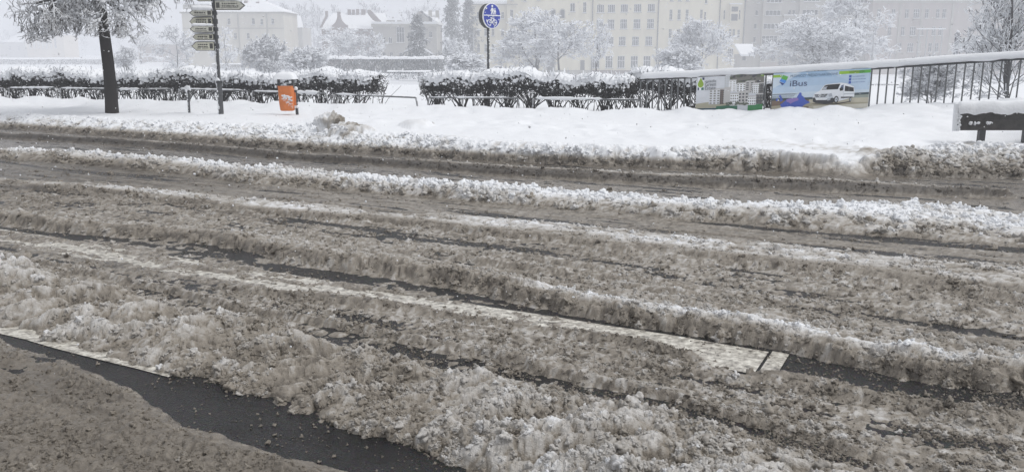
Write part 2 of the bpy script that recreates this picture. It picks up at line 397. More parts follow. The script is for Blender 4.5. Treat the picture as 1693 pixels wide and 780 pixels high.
    wh = np.exp(-((u(7) - .45) / .22) ** 2) * right
    C[7] = .39 + .14 * big + .12 * lon + .34 * wh * (.6 + .8 * L1) + .30 * np.exp(-((t - e[6] - .24) / .13) ** 2) * sstep(-2.9, -2.2, s) * (.45 + .55 * sstep(.8, -.8, s)) + .10 * L2 - .20 * np.exp(-((t - e[6] - .02) / .10) ** 2); Wt[7] = .5 - .3 * L2  # last colour term paints shade on the ridge's near face
    rib = np.exp(-((t - e[7] - .02) / .05) ** 2) * sstep(1.2, 2.0, s)
    Hh[8] = -.010 + .036 * rid * (.6 + .8 * L1) + .028 * gran + .020 * lon + .008 * big + .012 * L1 * sstep(0, .4, lon) + .03 * rib; C[8] = .34 + .13 * lon + .14 * L3; Wt[8] = .7 - .4 * L3
    Hh[9] = .006 + .022 * np.sin(np.pi * np.sqrt(u(9))) + .055 * chunky + .02 * L0 * right; C[9] = .36 + .30 * sstep(.08, .35, u(9)) * (.4 + .9 * L1 + .9 * big) + .12 * lon; Wt[9] = .4
    Hh[10] = .002 + .018 * rid + .012 * lon + .012 * L2 * sstep(0, .4, lon + .2); C[10] = .34 + .16 * lon + .05 * fine; Wt[10] = .75
    body = np.sin(np.pi * np.clip(u(11), 0.0, 1) ** .8)
    var = .85 + .55 * fbm(s * .55, t * .6, 86, 3)
    Hh[11] = .012 + (.036 + .03 * big + .03 * right) * body * var + .125 * heap * (.30 + .75 * body) * (1 + .3 * right) * var
    C[11] = .43 + .34 * sstep(.05, .45, u(11)) + .36 * (heap - .42) + .22 * big + .10 * right; Wt[11] = .15
    Hh[12] = -.008 + .012 * sstep(-.55, .0, lon + .6 * fine); C[12] = .36 + .08 * lon; Wt[12] = 1
    Hh[13] = .012 + .060 * np.sin(np.pi * u(13)) ** .7 * (1 + .5 * big) + .045 * chunky; C[13] = .14 + .50 * sstep(.25, .7, u(13)) + .1 * lon; Wt[13] = .45  # shading painted in: dark near side, light top
    Hh[14] = -.008 + .012 * sstep(-.55, .0, lon + .6 * fine); C[14] = .36 + .08 * lon; Wt[14] = 1
    ub = u(15); lft = sstep(-2.6, -4.2, s)
    Hh[15] = .015 + .22 * ub ** 1.15 + (.17 - .03 * lft) * heap * (.35 + .65 * np.sin(np.pi * np.clip(ub + .08, 0, 1))) + .03 * fine
    C[15] = .26 + (.44 + .18 * lft) * sstep(.0, .55 - .2 * lft, ub) + .8 * (heap - .45) + .14 * fine + .2 * sstep(.55, 1, ub); Wt[15] = .3
    zp = pavement_height(x, y)
    zp = .25 + (zp - .25) * sstep(-.1, 1.7, t - e[15])
    zp = zp + (.10 + .05 * L0) * np.exp(-((y - 13.7) / .75) ** 2) * sstep(8.0, 9.2, x)
    Hh[16] = zp - .13 * np.exp(-((x - ppx) / .9) ** 2) * sstep(2.2, .2, t - e[15]) + .06 * heap * np.exp(-((x - ppx) / .9) ** 2) * sstep(1.6, .4, t - e[15]); C[16] = 1.12 - .32 * np.exp(-np.clip(t - e[15], 0, 9) / .45) * (.55 + 1.1 * fine + .5 * big) - .05 * np.clip(fbm(x * 6, y * 6, 87, 3), 0, 1); Wt[16] = 0
    z = 0; c = 0; w = 0
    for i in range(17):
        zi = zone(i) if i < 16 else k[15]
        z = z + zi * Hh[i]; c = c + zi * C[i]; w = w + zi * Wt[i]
    # two thin ridges squeezed up between the wheel tracks
    gap = sstep(.02, .06, np.abs(s + .05 + 0 * t) )
    z = z + .07 * heap * np.exp(-((t - e[15]) / .22) ** 2)
    z = z + np.exp(-((t - e[3]) / .035) ** 2) * (.026 + .02 * L2) * (1 - k[5]) * gap
    # low heaps on the kerb bank
    for (px, py, zz, r, h, dirt) in ((690, 228, .1, .30, .10, .2), (1475, 270, .1, .5, .06, .3), (1590, 256, .15, .9, .02, .1), (585, 238, .05, .45, .10, .3)):
        cx, cy = gpt(px, py, zz)
        b = chunk(xa, ya, cx, cy, r, h)
        z = z + b * (.55 + .45 * L1 + .3 * L0 + .25 * L2); c = c - dirt * sstep(0, .1, b) * (1 - .4 * L1)
    # trodden path beside the bench
    c = c - .42 * np.exp(-(((x - ppx) * .6 + (y - ppy) * .8) / .35) ** 2 - ((x - ppx) / 1.6) ** 2) * k[15] * (.6 + fine)
    # melt water stands level in the hollows
    pool = sstep(.05, .22, big - .35 * tr + .15 * fine) * (k[1] * (1 - k[2])) + patch * (1 - k[0]) * .5 + .5 * sstep(.1, .4, lon) * k[9] * (1 - k[10])
    lvl = .013 * pool + .004 * fine * pool
    drown = sstep(-.004, .006, lvl - z) * sstep(.05, .3, pool)
    z = np.where(pool > .02, np.maximum(z, lvl), z)
    c = c * (1 - drown) + drown * (.40 + .12 * big + .1 * fine); w = w * (1 - drown) + drown * .95
    rz = rut * (k[2] * (1 - k[6]) * .75 + k[6] * (1 - k[7]) * .35 + k[7] * (1 - k[10])) * (1 - .6 * np.exp(-((t - e[3]) / .08) ** 2))
    z = z - rz * (.010 - .012 * (L3 - .35) - .008 * (S4 - .3) + .35 * np.clip(z, 0, .05)); c = c - .10 * rz; w = w + .3 * rz
    c = c + (1 - .8 * drown) * k[0] * (1 - k[15]) * (.20 * (L2 - .45) + .25 * (L3 - .35) + .10 * (L1 - .45) + .07 * fbm(x * 25, y * 25, 99, 2))  # lump tops paler, hollows between them darker
    return z, np.clip(c, 0, 1.2), np.clip(w, 0, 1), t - e[15], k, zone

def ground_grids():
    ya = np.concatenate([np.linspace(1500, 900, 36)[:-1], np.linspace(900, 400, 470)[:-1], np.linspace(400, 310, 170)[:-1], np.linspace(310, 235, 320)[:-1], np.linspace(235, 188, 170)[:-1], np.linspace(188, 150, 60)])       # rows by sight angle: even detail at every distance
    d = []
    for py in ya:
        v = (py - 390) / F; d.append((CT - v * ST) * H / (ST + v * CT))
    d = np.array(d)
    far = np.linspace(d[-1], 46, 40)[1:]
    d = np.concatenate([d, far])
    az = np.concatenate([np.linspace(-52, -34, 50)[:-1], np.linspace(-34, 34, 800), np.linspace(34, 52, 50)[1:]])
    a = np.radians(az)
    D, A = np.meshgrid(d, np.tan(a), indexing='ij')
    x = D * A; y = D + 0 * A
    z, c, w, past, k, zone = surface(x, y)
    nr, nc = x.shape
    idx = np.arange(nr * nc).reshape(nr, nc)
    quads = np.stack([idx[:-1, :-1], idx[:-1, 1:], idx[1:, 1:], idx[1:, :-1]], -1).reshape(-1, 4)
    pf = past.ravel()[quads].mean(1)
    V = np.stack([x, y, z], -1).reshape(-1, 3)
    def sub(name, mask, mat, kind, quads=quads, V=V):
        q = quads[mask]
        used = np.zeros(len(V), bool); used[q.ravel()] = True
        mp = np.cumsum(used) - 1
        o = link(name, mesh_data(name, [(V[used], mp[q], 0)], mat, name == 'pavement'), kind=kind)
        for an, arr in (('clean_shade', c), ('wet', w)):
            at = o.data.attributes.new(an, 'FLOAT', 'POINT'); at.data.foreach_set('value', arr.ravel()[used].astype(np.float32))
        return o
    zq = V[:, 2][quads].max(1)
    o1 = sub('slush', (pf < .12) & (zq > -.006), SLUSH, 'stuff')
    j = idx[::2, ::2]                                      # the smooth pavement snow needs half the points each way
    q2 = np.stack([j[:-1, :-1], j[:-1, 1:], j[1:, 1:], j[1:, :-1]], -1).reshape(-1, 4)
    V2 = V.copy(); V2[:, 2] -= .004 * (past.ravel() < .3)
    o2 = sub('pavement', past.ravel()[q2].max(1) >= .08, SLUSH, 'structure', q2, V2)
    return o1, o2
ground_grids()

# loose crumbs of slush lying on it, each a real little lump
def crumbs(n):
    rg = np.random.default_rng(4)
    py = np.where(rg.random(n) < .3, rg.uniform(192, 340, n), 205 + 740 * rg.random(n) ** .8); az = np.radians(rg.uniform(-38, 38, n))
    v = (py - 390) / F; y = (CT - v * ST) * H / (ST + v * CT); x = y * np.tan(az)
    z, c, w, past, k, zone = surface(x, y)
    dens = [.22, .03, .30, .45, .46, .38, .20, .34, .42, .34, .06, .55, .02, .30, .02, .62, 0]
    size = [.75, .7, 1.25, .8, .8, .9, .7, 1.15, .85, 1.0, .7, 1.9, .7, .9, .7, 2.1, 0]
    cl = .5 + 1.5 * fbm(x * 2.5, y * 2.5, 201, 3)
    p = 0; sz = 0
    for i in range(17):
        zi = zone(i) if i < 16 else k[15]
        p = p + zi * dens[i]; sz = sz + zi * size[i]
    lip = np.maximum.reduce([4 * k[i] * (1 - k[i]) for i in (1, 6, 8, 10, 14)]); p = np.maximum(p, .85 * lip); sz = np.maximum(sz, 1.25 * lip)
    bare = z < 0                                           # grains scattered on the wet road itself
    p = np.where(bare, (1 - .85 * zone(1)) * (.24 + .55 * (k[2] * (1 - k[11])) * (1 - zone(6) * sstep(.5, -1, st(x, y)[0]))) * np.clip(cl - .1, 0, 1), p * np.clip(cl, .04, 1)); sz = np.where(bare, .62, sz)
    ok = (rg.random(n) < p) & (past < -.14)
    x, y, z, c, w, sz = (q[ok] for q in (x, y, np.maximum(z, 0), np.where(bare, .36, c), w, sz)); m = len(x)
    d = np.sqrt(x * x + y * y)
    rad = np.exp(rg.normal(0, .50, m)) * sz * np.clip(.0040 + .00056 * d, 0, .0118)
    rad = np.clip(rad, .0025, np.where(d > 8, .055, .034))
    me = bpy.data.meshes.new('slush_crumbs'); me.vertices.add(m)
    me.vertices.foreach_set('co', np.stack([x, y, z + rad * .1], -1).astype(np.float32).ravel())
    def at(nm, ty, dat, f='value'):
        a = me.attributes.new(nm, ty, 'POINT'); a.data.foreach_set(f, dat.ravel())
    at('clean_shade', 'FLOAT', np.clip(c + rg.normal(.06, .045, m), 0, 1.1).astype(np.float32)); at('wet', 'FLOAT', (w * .8).astype(np.float32))
    at('size', 'FLOAT_VECTOR', (rad[:, None] * rg.uniform(.75, 1.3, (m, 3))).astype(np.float32), 'vector')
    at('rot', 'FLOAT_VECTOR', rg.uniform(0, 6.28, (m, 3)).astype(np.float32), 'vector'); at('variant', 'INT', rg.integers(0, 6, m).astype(np.int32))
    o = link('slush_crumbs', me, kind='stuff')
    src = bpy.data.collections.new('crumb_shapes')
    import bmesh
    for i in range(6):
        bm = bmesh.new(); bmesh.ops.create_icosphere(bm, subdivisions=3, radius=1)
        r2 = random.Random(i); knobs = []
        for _ in range(13):
            a, zz = r2.uniform(0, 6.283), r2.uniform(-1, 1); q = math.sqrt(1 - zz * zz); knobs.append((Vector((q * math.cos(a), q * math.sin(a), zz)), r2.uniform(.25, .8), r2.uniform(.30, .62)))
        for vv in bm.verts:                                # a clot of frozen-together grains
            d = vv.co.normalized(); f = .55
            for kd, kh, kw in knobs:
                g_ = (d - kd).length / kw
                if g_ < 1: f = max(f, .55 + kh * math.sqrt(1 - g_ * g_))
            vv.co = d * (f + r2.uniform(-.04, .04))
        q = bpy.data.meshes.new('crumb'); bm.to_mesh(q); bm.free(); q.materials.append(CRUMB); q.polygons.foreach_set('use_smooth', [True] * len(q.polygons))
        src.objects.link(bpy.data.objects.new('crumb', q))
    ng = bpy.data.node_groups.new('scatter_crumbs', 'GeometryNodeTree')
    ng.interface.new_socket('Geometry', in_out='INPUT', socket_type='NodeSocketGeometry'); ng.interface.new_socket('Geometry', in_out='OUTPUT', socket_type='NodeSocketGeometry')
    n_, l_ = ng.nodes, ng.links
    gi = n_.new('NodeGroupInput'); go = n_.new('NodeGroupOutput'); ip = n_.new('GeometryNodeInstanceOnPoints'); ci = n_.new('GeometryNodeCollectionInfo')
    ci.inputs['Collection'].default_value = src; ci.inputs['Separate Children'].default_value = True; ci.inputs['Reset Children'].default_value = True
    def na(nm, ty):
        q = n_.new('GeometryNodeInputNamedAttribute'); q.data_type = ty; q.inputs['Name'].default_value = nm; return q.outputs['Attribute']
    l_.new(gi.outputs[0], ip.inputs['Points']); l_.new(ci.outputs[0], ip.inputs['Instance']); ip.inputs['Pick Instance'].default_value = True
    l_.new(na('variant', 'INT'), ip.inputs['Instance Index']); l_.new(na('size', 'FLOAT_VECTOR'), ip.inputs['Scale'])
    l_.new(na('rot', 'FLOAT_VECTOR'), ip.inputs['Rotation']); l_.new(ip.outputs[0], go.inputs[0])
    md = o.modifiers.new('scatter', 'NODES'); md.node_group = ng
    print('crumbs', m)
crumbs(430000)

# road deck and its paint
g = G(); g.add([(-60, -25, 0), (60, -25, 0), (60, 11, 0), (7, 11.5, 0), (-60, 45, 0)], [(0, 1, 2, 3, 4)])
road = g.build('road', ASPHALT, kind='structure')
def world(s, t, z): return (s * ES[0] + t * ET[0], s * ES[1] + t * ET[1], z)
def strip(name, s0, s1, t0, t1, cuts=()):
    g = G(); n = max(2, int((s1 - s0) / .25))
    rnd = np.random.default_rng(int(abs(t0) * 100))
    ss = np.linspace(s0, s1, n + 1)
    lo = t0 + rnd.normal(0, .008, n + 1); hi = t1 + rnd.normal(0, .008, n + 1)
    for i in range(n):
        g.add([world(ss[i], lo[i], .004), world(ss[i + 1], lo[i + 1], .004), world(ss[i + 1], hi[i + 1], .004), world(ss[i], hi[i], .004)], np.array([(0, 1, 2, 3)]))
    return g.build(name, PAINT, road)
ms, mt = st(*gpt(1305, 586)); ms2, mt2 = st(*gpt(1265, 618))
strip('road_marking', -8.6, ms - .112, mt - .40, mt)
strip('road_marking', ms - .095, ms, mt - .40, mt)
es, et = st(*gpt(120, 570))
strip('road_marking', -14, st(*gpt(300, 615))[0], et - .09, et + .16)

# park ground out to the horizon
def park():
    yy = np.concatenate([np.linspace(24, 60, 30), np.linspace(63, 200, 50)[:], np.linspace(210, 640, 12)])
    xx = np.concatenate([np.linspace(-640, -200, 12)[:-1], np.linspace(-200, 200, 120), np.linspace(200, 640, 12)[1:]])
    Yg, Xg = np.meshgrid(yy, xx, indexing='ij')
    z = far_ground(Xg, Yg) - .06 * sstep(46, 40, Yg)
    nr, nc = Xg.shape; idx = np.arange(nr * nc).reshape(nr, nc)
    q = np.stack([idx[:-1, :-1], idx[:-1, 1:], idx[1:, 1:], idx[1:, :-1]], -1).reshape(-1, 4)
    link('ground', mesh_data('ground', [(np.stack([Xg, Yg, z], -1).reshape(-1, 3), q, 0)], SNOW, True), kind='structure')
park()
def haze():
    g = G(); g.box(-655, 655, -40, 655, -6, 34)
    m, n, l, b = new_mat('haze_air')
    n.remove(b); v = n.new('ShaderNodeVolumePrincipled')
    v.inputs['Color'].default_value = (.93, .95, 1, 1); v.inputs['Density'].default_value = .0037
    l.new(v.outputs[0], n['Material Output'].inputs['Volume'])
    g.build('haze', m, kind='stuff')
HAZE = haze

# ------------------------------------------------------------------ materials and helpers for things
def frost_mat(name, bark, lo, hi, snow=(.82, .84, .87)):
    """bark below, snow lying on what faces up; lo..hi is the range of the upward normal over which snow takes over"""
    m, n, l, b = new_mat(name)
    ge = n.new('ShaderNodeNewGeometry'); sx = n.new('ShaderNodeSeparateXYZ'); l.new(ge.outputs['True Normal'], sx.inputs[0])
    no = n.new('ShaderNodeTexNoise'); no.inputs['Scale'].default_value = 14; no.inputs['Detail'].default_value = 4
    l.new(ge.outputs['Position'], no.inputs['Vector'])
    ma = n.new('ShaderNodeMath'); ma.operation = 'MULTIPLY_ADD'; ma.inputs[1].default_value = 1.6; ma.inputs[2].default_value = -.8
    l.new(no.outputs['Fac'], ma.inputs[0])
    ad = n.new('ShaderNodeMath'); ad.operation = 'ADD'; l.new(sx.outputs['Z'], ad.inputs[0]); l.new(ma.outputs[0], ad.inputs[1])
    mr = n.new('ShaderNodeMapRange'); mr.inputs['From Min'].default_value = lo; mr.inputs['From Max'].default_value = hi; l.new(ad.outputs[0], mr.inputs['Value'])
    mix = n.new('ShaderNodeMix'); mix.data_type = 'RGBA'; mix.inputs['B'].default_value = rgb(snow)
    n2 = n.new('ShaderNodeTexNoise'); n2.inputs['Scale'].default_value = 40; l.new(ge.outputs['Position'], n2.inputs['Vector'])
    vm = n.new('ShaderNodeVectorMath'); vm.operation = 'SCALE'; vm.inputs[0].default_value = bark
    m2 = n.new('ShaderNodeMapRange'); m2.inputs['To Min'].default_value = .55; m2.inputs['To Max'].default_value = 1.45; l.new(n2.outputs['Fac'], m2.inputs['Value'])
    l.new(m2.outputs[0], vm.inputs['Scale']); l.new(vm.outputs[0], mix.inputs['A'])
    l.new(mr.outputs[0], mix.inputs['Factor']); l.new(mix.outputs['Result'], b.inputs['Base Color'])
    b.inputs['Roughness'].default_value = .8; b.inputs['Specular IOR Level'].default_value = .2
    return m
BARK = frost_mat('dark_bark', (.022, .019, .018), .62, 1.1)
TWIG = frost_mat('snowy_twig', (.065, .058, .056), -.1, .55)
RIMEB = frost_mat('snow_lined_branch', (.10, .098, .105), -.8, -.1)
HEDGETWIG = frost_mat('hedge_twig', (.018, .016, .015), .95, 1.35)
HEDGESTEM = frost_mat('hedge_stem', (.020, .017, .015), 1.1, 1.5)
FROST = frost_mat('frosted_twig', (.30, .30, .32), -.75, .15)
FROST2 = frost_mat('frosted_twig_grey', (.13, .13, .145), -.3, .45)
LIMB = frost_mat('grey_limb', (.075, .072, .075), .25, .8)
NEEDLE = frost_mat('snowy_needles', (.035, .044, .046), .25, .85)
GALV = frost_mat('galvanised_pipe', (.13, .135, .14), .8, 1.3)
RIMED = frost_mat('rimed_pipe', (.20, .20, .205), -.1, .5)
DARKMETAL = simple('dark_metal', (.030, .032, .035), .45, .25, 20, bump=.1)
POLEMETAL = simple('pole_metal', (.055, .058, .062), .45, .35, 25)

def sticks(polys, rad, k=3):
    """many tapering twigs at once: polys (n,m,3), rad (n,m)"""
    n, m = rad.shape
    t = np.empty_like(polys); t[:, 1:-1] = polys[:, 2:] - polys[:, :-2]; t[:, 0] = polys[:, 1] - polys[:, 0]; t[:, -1] = polys[:, -1] - polys[:, -2]
    t /= np.linalg.norm(t, axis=2, keepdims=True) + 1e-9
    side = np.cross(t, np.array([0, 0, 1.0])); ln = np.linalg.norm(side, axis=2, keepdims=True)
    side = np.where(ln > .05, side / (ln + 1e-9), np.array([1.0, 0, 0])); up = np.cross(side, t)
    a = np.array([math.pi / 2 + 2 * math.pi * j / k for j in range(k)])
    V = polys[:, :, None, :] + rad[:, :, None, None] * (side[:, :, None, :] * np.cos(a)[None, None, :, None] + up[:, :, None, :] * np.sin(a)[None, None, :, None])
    idx = np.arange(n * m * k).reshape(n, m, k); nx = np.roll(idx, -1, axis=2)
    F_ = np.stack([idx[:, :-1], nx[:, :-1], nx[:, 1:], idx[:, 1:]], -1).reshape(-1, 4)
    return V.reshape(-1, 3), F_
def grow(rg, pp, pr, c, length, ang, m, up=0.0, wig=.25, umin=.15, rs=.5, taper=.35, bias=None):
    n, mm, _ = pp.shape
    u = umin + (1 - umin) * rg.random((n, c)) ** .8
    f = u * (mm - 1); i = np.minimum(f.astype(int), mm - 2); fr = (f - i)[..., None]
    ar = np.arange(n)[:, None]
    p0 = pp[ar, i] * (1 - fr) + pp[ar, i + 1] * fr
    t = pp[ar, i + 1] - pp[ar, i]; t /= np.linalg.norm(t, axis=-1, keepdims=True) + 1e-9
    r0 = (pr[ar, i] * (1 - fr[..., 0]) + pr[ar, i + 1] * fr[..., 0]) * rs
    q = rg.normal(size=t.shape); q -= t * (q * t).sum(-1, keepdims=True); q /= np.linalg.norm(q, axis=-1, keepdims=True) + 1e-9
    a = np.radians(ang * rg.uniform(.7, 1.3, (n, c, 1)))
    d = (t * np.cos(a) + q * np.sin(a)).reshape(-1, 3); p0 = p0.reshape(-1, 3); r0 = r0.reshape(-1)
    L = (length * rg.uniform(.6, 1.2, (n, c)) * (1.15 - .55 * u)).reshape(-1)
    N = n * c; P_ = np.empty((N, m, 3)); P_[:, 0] = p0
    for s in range(1, m):
        d = d + rg.normal(size=d.shape) * wig; d[:, 2] += up
        d /= np.linalg.norm(d, axis=1, keepdims=True) + 1e-9
        P_[:, s] = P_[:, s - 1] + d * (L / (m - 1))[:, None]
    R_ = r0[:, None] * np.linspace(1, taper, m)[None]
    return P_, R_
def blobs(rg, pts, r, jitter=.3):
    """small uneven lumps of snow (20 triangles each)"""
    t = (1 + 5 ** .5) / 2
    v = np.array([(-1, t, 0), (1, t, 0), (-1, -t, 0), (1, -t, 0), (0, -1, t), (0, 1, t), (0, -1, -t), (0, 1, -t), (t, 0, -1), (t, 0, 1), (-t, 0, -1), (-t, 0, 1)]) / math.sqrt(1 + t * t)
    f = np.array([(0, 11, 5), (0, 5, 1), (0, 1, 7), (0, 7, 10), (0, 10, 11), (1, 5, 9), (5, 11, 4), (11, 10, 2), (10, 7, 6), (7, 1, 8), (3, 9, 4), (3, 4, 2), (3, 2, 6), (3, 6, 8), (3, 8, 9), (4, 9, 5), (2, 4, 11), (6, 2, 10), (8, 6, 7), (9, 8, 1)])
    n = len(pts); sc = r[:, None, None] * rg.uniform(1 - jitter, 1 + jitter, (n, 12, 1)) * rg.uniform(.7, 1.3, (n, 1, 3))
    return (np.asarray(pts)[:, None, :] + v[None] * sc).reshape(-1, 3), (f[None] + 12 * np.arange(n)[:, None, None]).reshape(-1, 3)
def pav(x, y): return float(pavement_height(np.array([x]), np.array([y]))[0])
def rope(rg, a, b, r, n=14, wob=.35, lift=.0):
    """a strip of snow lying along a bar"""
    a = Vector(a); b = Vector(b)
    return [a.lerp(b, i / (n - 1)) + Vector((0, 0, lift)) for i in range(n)], [r * (.35 if i in (0, n - 1) else rg.uniform(1 - wob, 1 + wob)) for i in range(n)]

# ------------------------------------------------------------------ hedges
def hedge(name, label, a, b, z0, h, width, seed, group=None, twigs=1350, stems=46, caph=.115, clip=None):
    rg = np.random.default_rng(seed)
    a = np.array(a); b = np.array(b); L = np.linalg.norm(b - a); e = (b - a) / L; nrm = np.array([-e[1], e[0]])
    root = thing(name, label, 'hedge', (a[0], a[1], z0), group)
    def pos(s, w, z): return np.stack(np.broadcast_arrays(a[0] + e[0] * s + nrm[0] * w, a[1] + e[1] * s + nrm[1] * w, z0 + z), -1)
    hv = lambda s: h * (1 + .08 * np.sin(s * 1.3 + seed) + .05 * np.sin(s * 3.1) + .04 * np.sin(s * 7.3 + 1))
    n = int(L * stems); s = rg.uniform(0, L, n); w = rg.uniform(-.2, .2, n) * width
    # stems stand in clumps with gaps between
    s = s + .16 * np.sin(s * 2 * math.pi / .62)
    p = np.empty((n, 5, 3)); lean = rg.normal(0, .17, n); lw = rg.normal(0, .14, n)
    for i in range(5):
        q = i / 4; p[:, i] = pos(s + lean * q * (1 + q) + rg.normal(0, .012, n), w + lw * q, -.06 + (h * .72 + .06) * q)
    g = G(); g.add(*sticks(p, rg.uniform(.007, .018, n)[:, None] * np.linspace(1, .5, 5)[None], 4))
    g.build('stem', HEDGESTEM, root, kind='stuff')
    n = int(L * twigs); s = rg.uniform(-.10, L + .10, n); z = .22 + .74 * rg.random(n) ** .75; z = np.where(rg.random(n) < .72, np.maximum(z, .44 + .10 * np.sin(s * 5) + .12 * rg.random(n)), z)
    w = rg.uniform(-.5, .5, n) * width * (1.0 - .3 * np.abs(z - .7))
    d = rg.normal(size=(n, 3)); d[:, 2] = np.abs(d[:, 2]) * .8 + .1; d /= np.linalg.norm(d, axis=1, keepdims=True)
    ln = rg.uniform(.06, .17, n)
    p0 = pos(s, w, z * hv(s)); p = np.stack([p0, p0 + d * ln[:, None]], 1)
    g = G(); g.add(*sticks(p, rg.uniform(.005, .0125, n)[:, None] * np.array([1, .45])[None], 3))
    g.build('foliage', HEDGETWIG, root, kind='stuff')
    # snow: a lumpy cap, clots hanging over the front, and rimed shoots standing out of it
    ns = int(L / .035); nw = 15
    S, U = np.meshgrid(np.linspace(-.08, L + .08, ns), np.linspace(0, 1, nw), indexing='ij')
    an = math.pi * (U * 1.08 - .04)
    ends = np.clip(np.minimum(S + .08, L + .08 - S) / .25, 0.02, 1) ** .5
    wv = -np.cos(an) * width * .56 * ends
    lum = lumps(S * 1.0, U * width * 1.5 + 5, .13, seed + 7) + .6 * lumps(S, U * width * 1.5 + 9, .06, seed + 8) + .5 * fbm(S * 3, U * 2, seed, 3)
    zz = hv(S) * .93 + .02 + np.sin(an) * caph * ends * (1 + .35 * fbm(S * .8, U, seed + 3, 2)) + (lum - .5) * .085 - .10 * (np.sin(an) < .25) * lumps(S, U * 0 + 3, .09, seed + 4)
    wv = wv * (1 + .10 * (lum - .4))
    Vv = pos(S.ravel(), wv.ravel(), zz.ravel())
    idx = np.arange(ns * nw).reshape(ns, nw)
    q = np.stack([idx[:-1, :-1], idx[1:, :-1], idx[1:, 1:], idx[:-1, 1:]], -1).reshape(-1, 4)
    g = G(); g.add(Vv, q)
    n = int(L * 90); s = rg.uniform(-.05, L + .05, n); zt = 1 - .26 * rg.random(n) ** 1.8; w = -width * rg.uniform(.40, .60, n)
    g.add(*blobs(rg, pos(s, w, zt * hv(s) + .02), rg.uniform(.012, .05, n)))
    n = int(L * 6); s = rg.uniform(0, L, n); w = -width * rg.uniform(.45, .58, n)
    g.add(*blobs(rg, pos(s, w, rg.uniform(.35, .8, n) * h), rg.uniform(.008, .024, n)))
    g.build('snow_cap', SNOW, root, smooth=False, kind='stuff')
    n = int(L * 150); s = rg.uniform(0, L, n); w = rg.uniform(-.6, .5, n) * width
    p0 = pos(s, w, hv(s) * .95 + caph * .3); d = rg.normal(0, .5, (n, 3)); d[:, 2] = 1; d /= np.linalg.norm(d, axis=1, keepdims=True)
    ln = rg.uniform(.04, .15, n) * (1 + .7 * (rg.random(n) < .06)); q = rg.normal(0, .02, (n, 3))
    p = np.stack([p0, p0 + d * ln[:, None] * .6 + q, p0 + d * ln[:, None] + q * 2.2], 1)
    g = G(); g.add(*sticks(p, rg.uniform(.010, .022, n)[:, None] * np.array([1, .9, .55])[None], 4))
    g.build('shoot', FROST, root, kind='stuff')
    return root
def on_hedge(px):                        # a point on the hedge line below photo column px
    (x0, y0), (x1, y1) = HEDGE_A, HEDGE_B
    k = math.tan(math.atan((px - 846.5) / 1432.0)); d = ((y1 - y0) / (x1 - x0))
    y = (y0 - d * x0) / (1 - d * k); return (k * y, y)
hg = 'clipped hedges behind the low rails'
hedge('hedge', 'long dark hedge under thick snow behind the tree and signpost', on_hedge(-70), on_hedge(622), .22, .82, .8, 3, hg)
hedge('hedge', 'dark snow capped hedge between the round blue sign and the railing', on_hedge(706), on_hedge(1046), .26, .82, .8, 5, hg)
hp = [P(px, 60, Y)[:2] for px, Y in ((1050, 21.4), (1150, 20.6), (1290, 19.6))]
hedge('hedge', 'dark snowy hedge seen through the railing bars and behind the housing banner', hp[0], hp[2], .30, .80, .7, 7, hg)

# ------------------------------------------------------------------ low pipe rails before the hedge
def low_rail(label, pxs, py0, py1, snow, seed, sag=0.0):
    rg = np.random.default_rng(seed)
    (xa, ya), (xb, yb) = [np.array(on_hedge(px)) - np.array([0, .72]) for px in pxs]
    za, zb = Z(py0, ya), Z(py1, yb)
    root = thing('low_rail', label, 'rail', (xa, ya, pav(xa, ya)), 'bent pipe rails along the hedge')
    ga, gb = pav(xa, ya) - .15, pav(xb, yb) - .15
    oa, ob = (-.07 if pxs[2] else 0), (.07 if pxs[3] else 0)
    g = G(); g.tube([(xa, ya, za - .01), (xa + .04, ya, za), (xb - .04, yb, zb), (xb, yb, zb - .01)], .021, 8); g.build('bar', GALV, root, smooth=True)
    if pxs[2]:
        g = G(); g.tube([(xa + oa, ya, ga), (xa, ya, za)], .022, 8); g.build('leg', RIMED, root, smooth=True)
    if pxs[3]:
        g = G(); g.tube([(xb + ob, yb, gb), (xb, yb, zb)], .022, 8); g.build('leg', RIMED, root, smooth=True)
    g = G()
    for u0, u1, r in snow:
        p0 = (xa + (xb - xa) * u0, ya + (yb - ya) * u0 - .004, za + (zb - za) * u0 + .012); p1 = (xa + (xb - xa) * u1, ya + (yb - ya) * u1 - .004, za + (zb - za) * u1 + .012)
        pts, rr = rope(rg, p0, p1, r, max(5, int(26 * (u1 - u0))))
        g.tube(pts, rr, 7)
    g.build('snow_cap', SNOW, root, smooth=True, kind='stuff')
def low(label, a, b, py0, py1, snow, seed, la=1, lb=1): 
    class Q(tuple): pass
    low_rail(label, _PX(a, b, la, lb), py0, py1, snow, seed)
class _PX:
    def __init__(s, a, b, la, lb): s.v = (a, b, la, lb)
    def __iter__(s): return iter(s.v[:2])
    def __getitem__(s, i): return s.v[i]
low('low pipe rail cut off by the frame edge, snow on its bar', -60, 23, 146.5, 146.5, [(.1, .98, .02)], 1, 0, 1)
low('low pipe rail with ragged snow on its bar, second before the tree trunk', 31, 106, 145.5, 145.5, [(.02, .3, .022), (.28, .98, .032)], 2)
low('low pipe rail partly hidden behind the tree trunk', 115, 197, 146, 147.5, [(.02, .55, .026), (.6, .98, .018)], 3)
low('low pipe rail between the tree trunk and the short bollard', 206, 295, 148, 147.5, [(.05, .42, .034), (.55, .97, .016)], 4)
low('low pipe rail passing behind the signpost', 308, 417, 147, 150, [(.02, .95, .024)], 5)
low('low pipe rail passing behind the orange litter bin', 427, 546, 151, 154.5, [(.02, .45, .022), (.52, .90, .048)], 6)
low('low pipe rail bridging the gap between the hedges, half bare', 560, 691, 156, 161.5, [(.02, .28, .026), (.3, .62, .014), (.68, .9, .012)], 7)
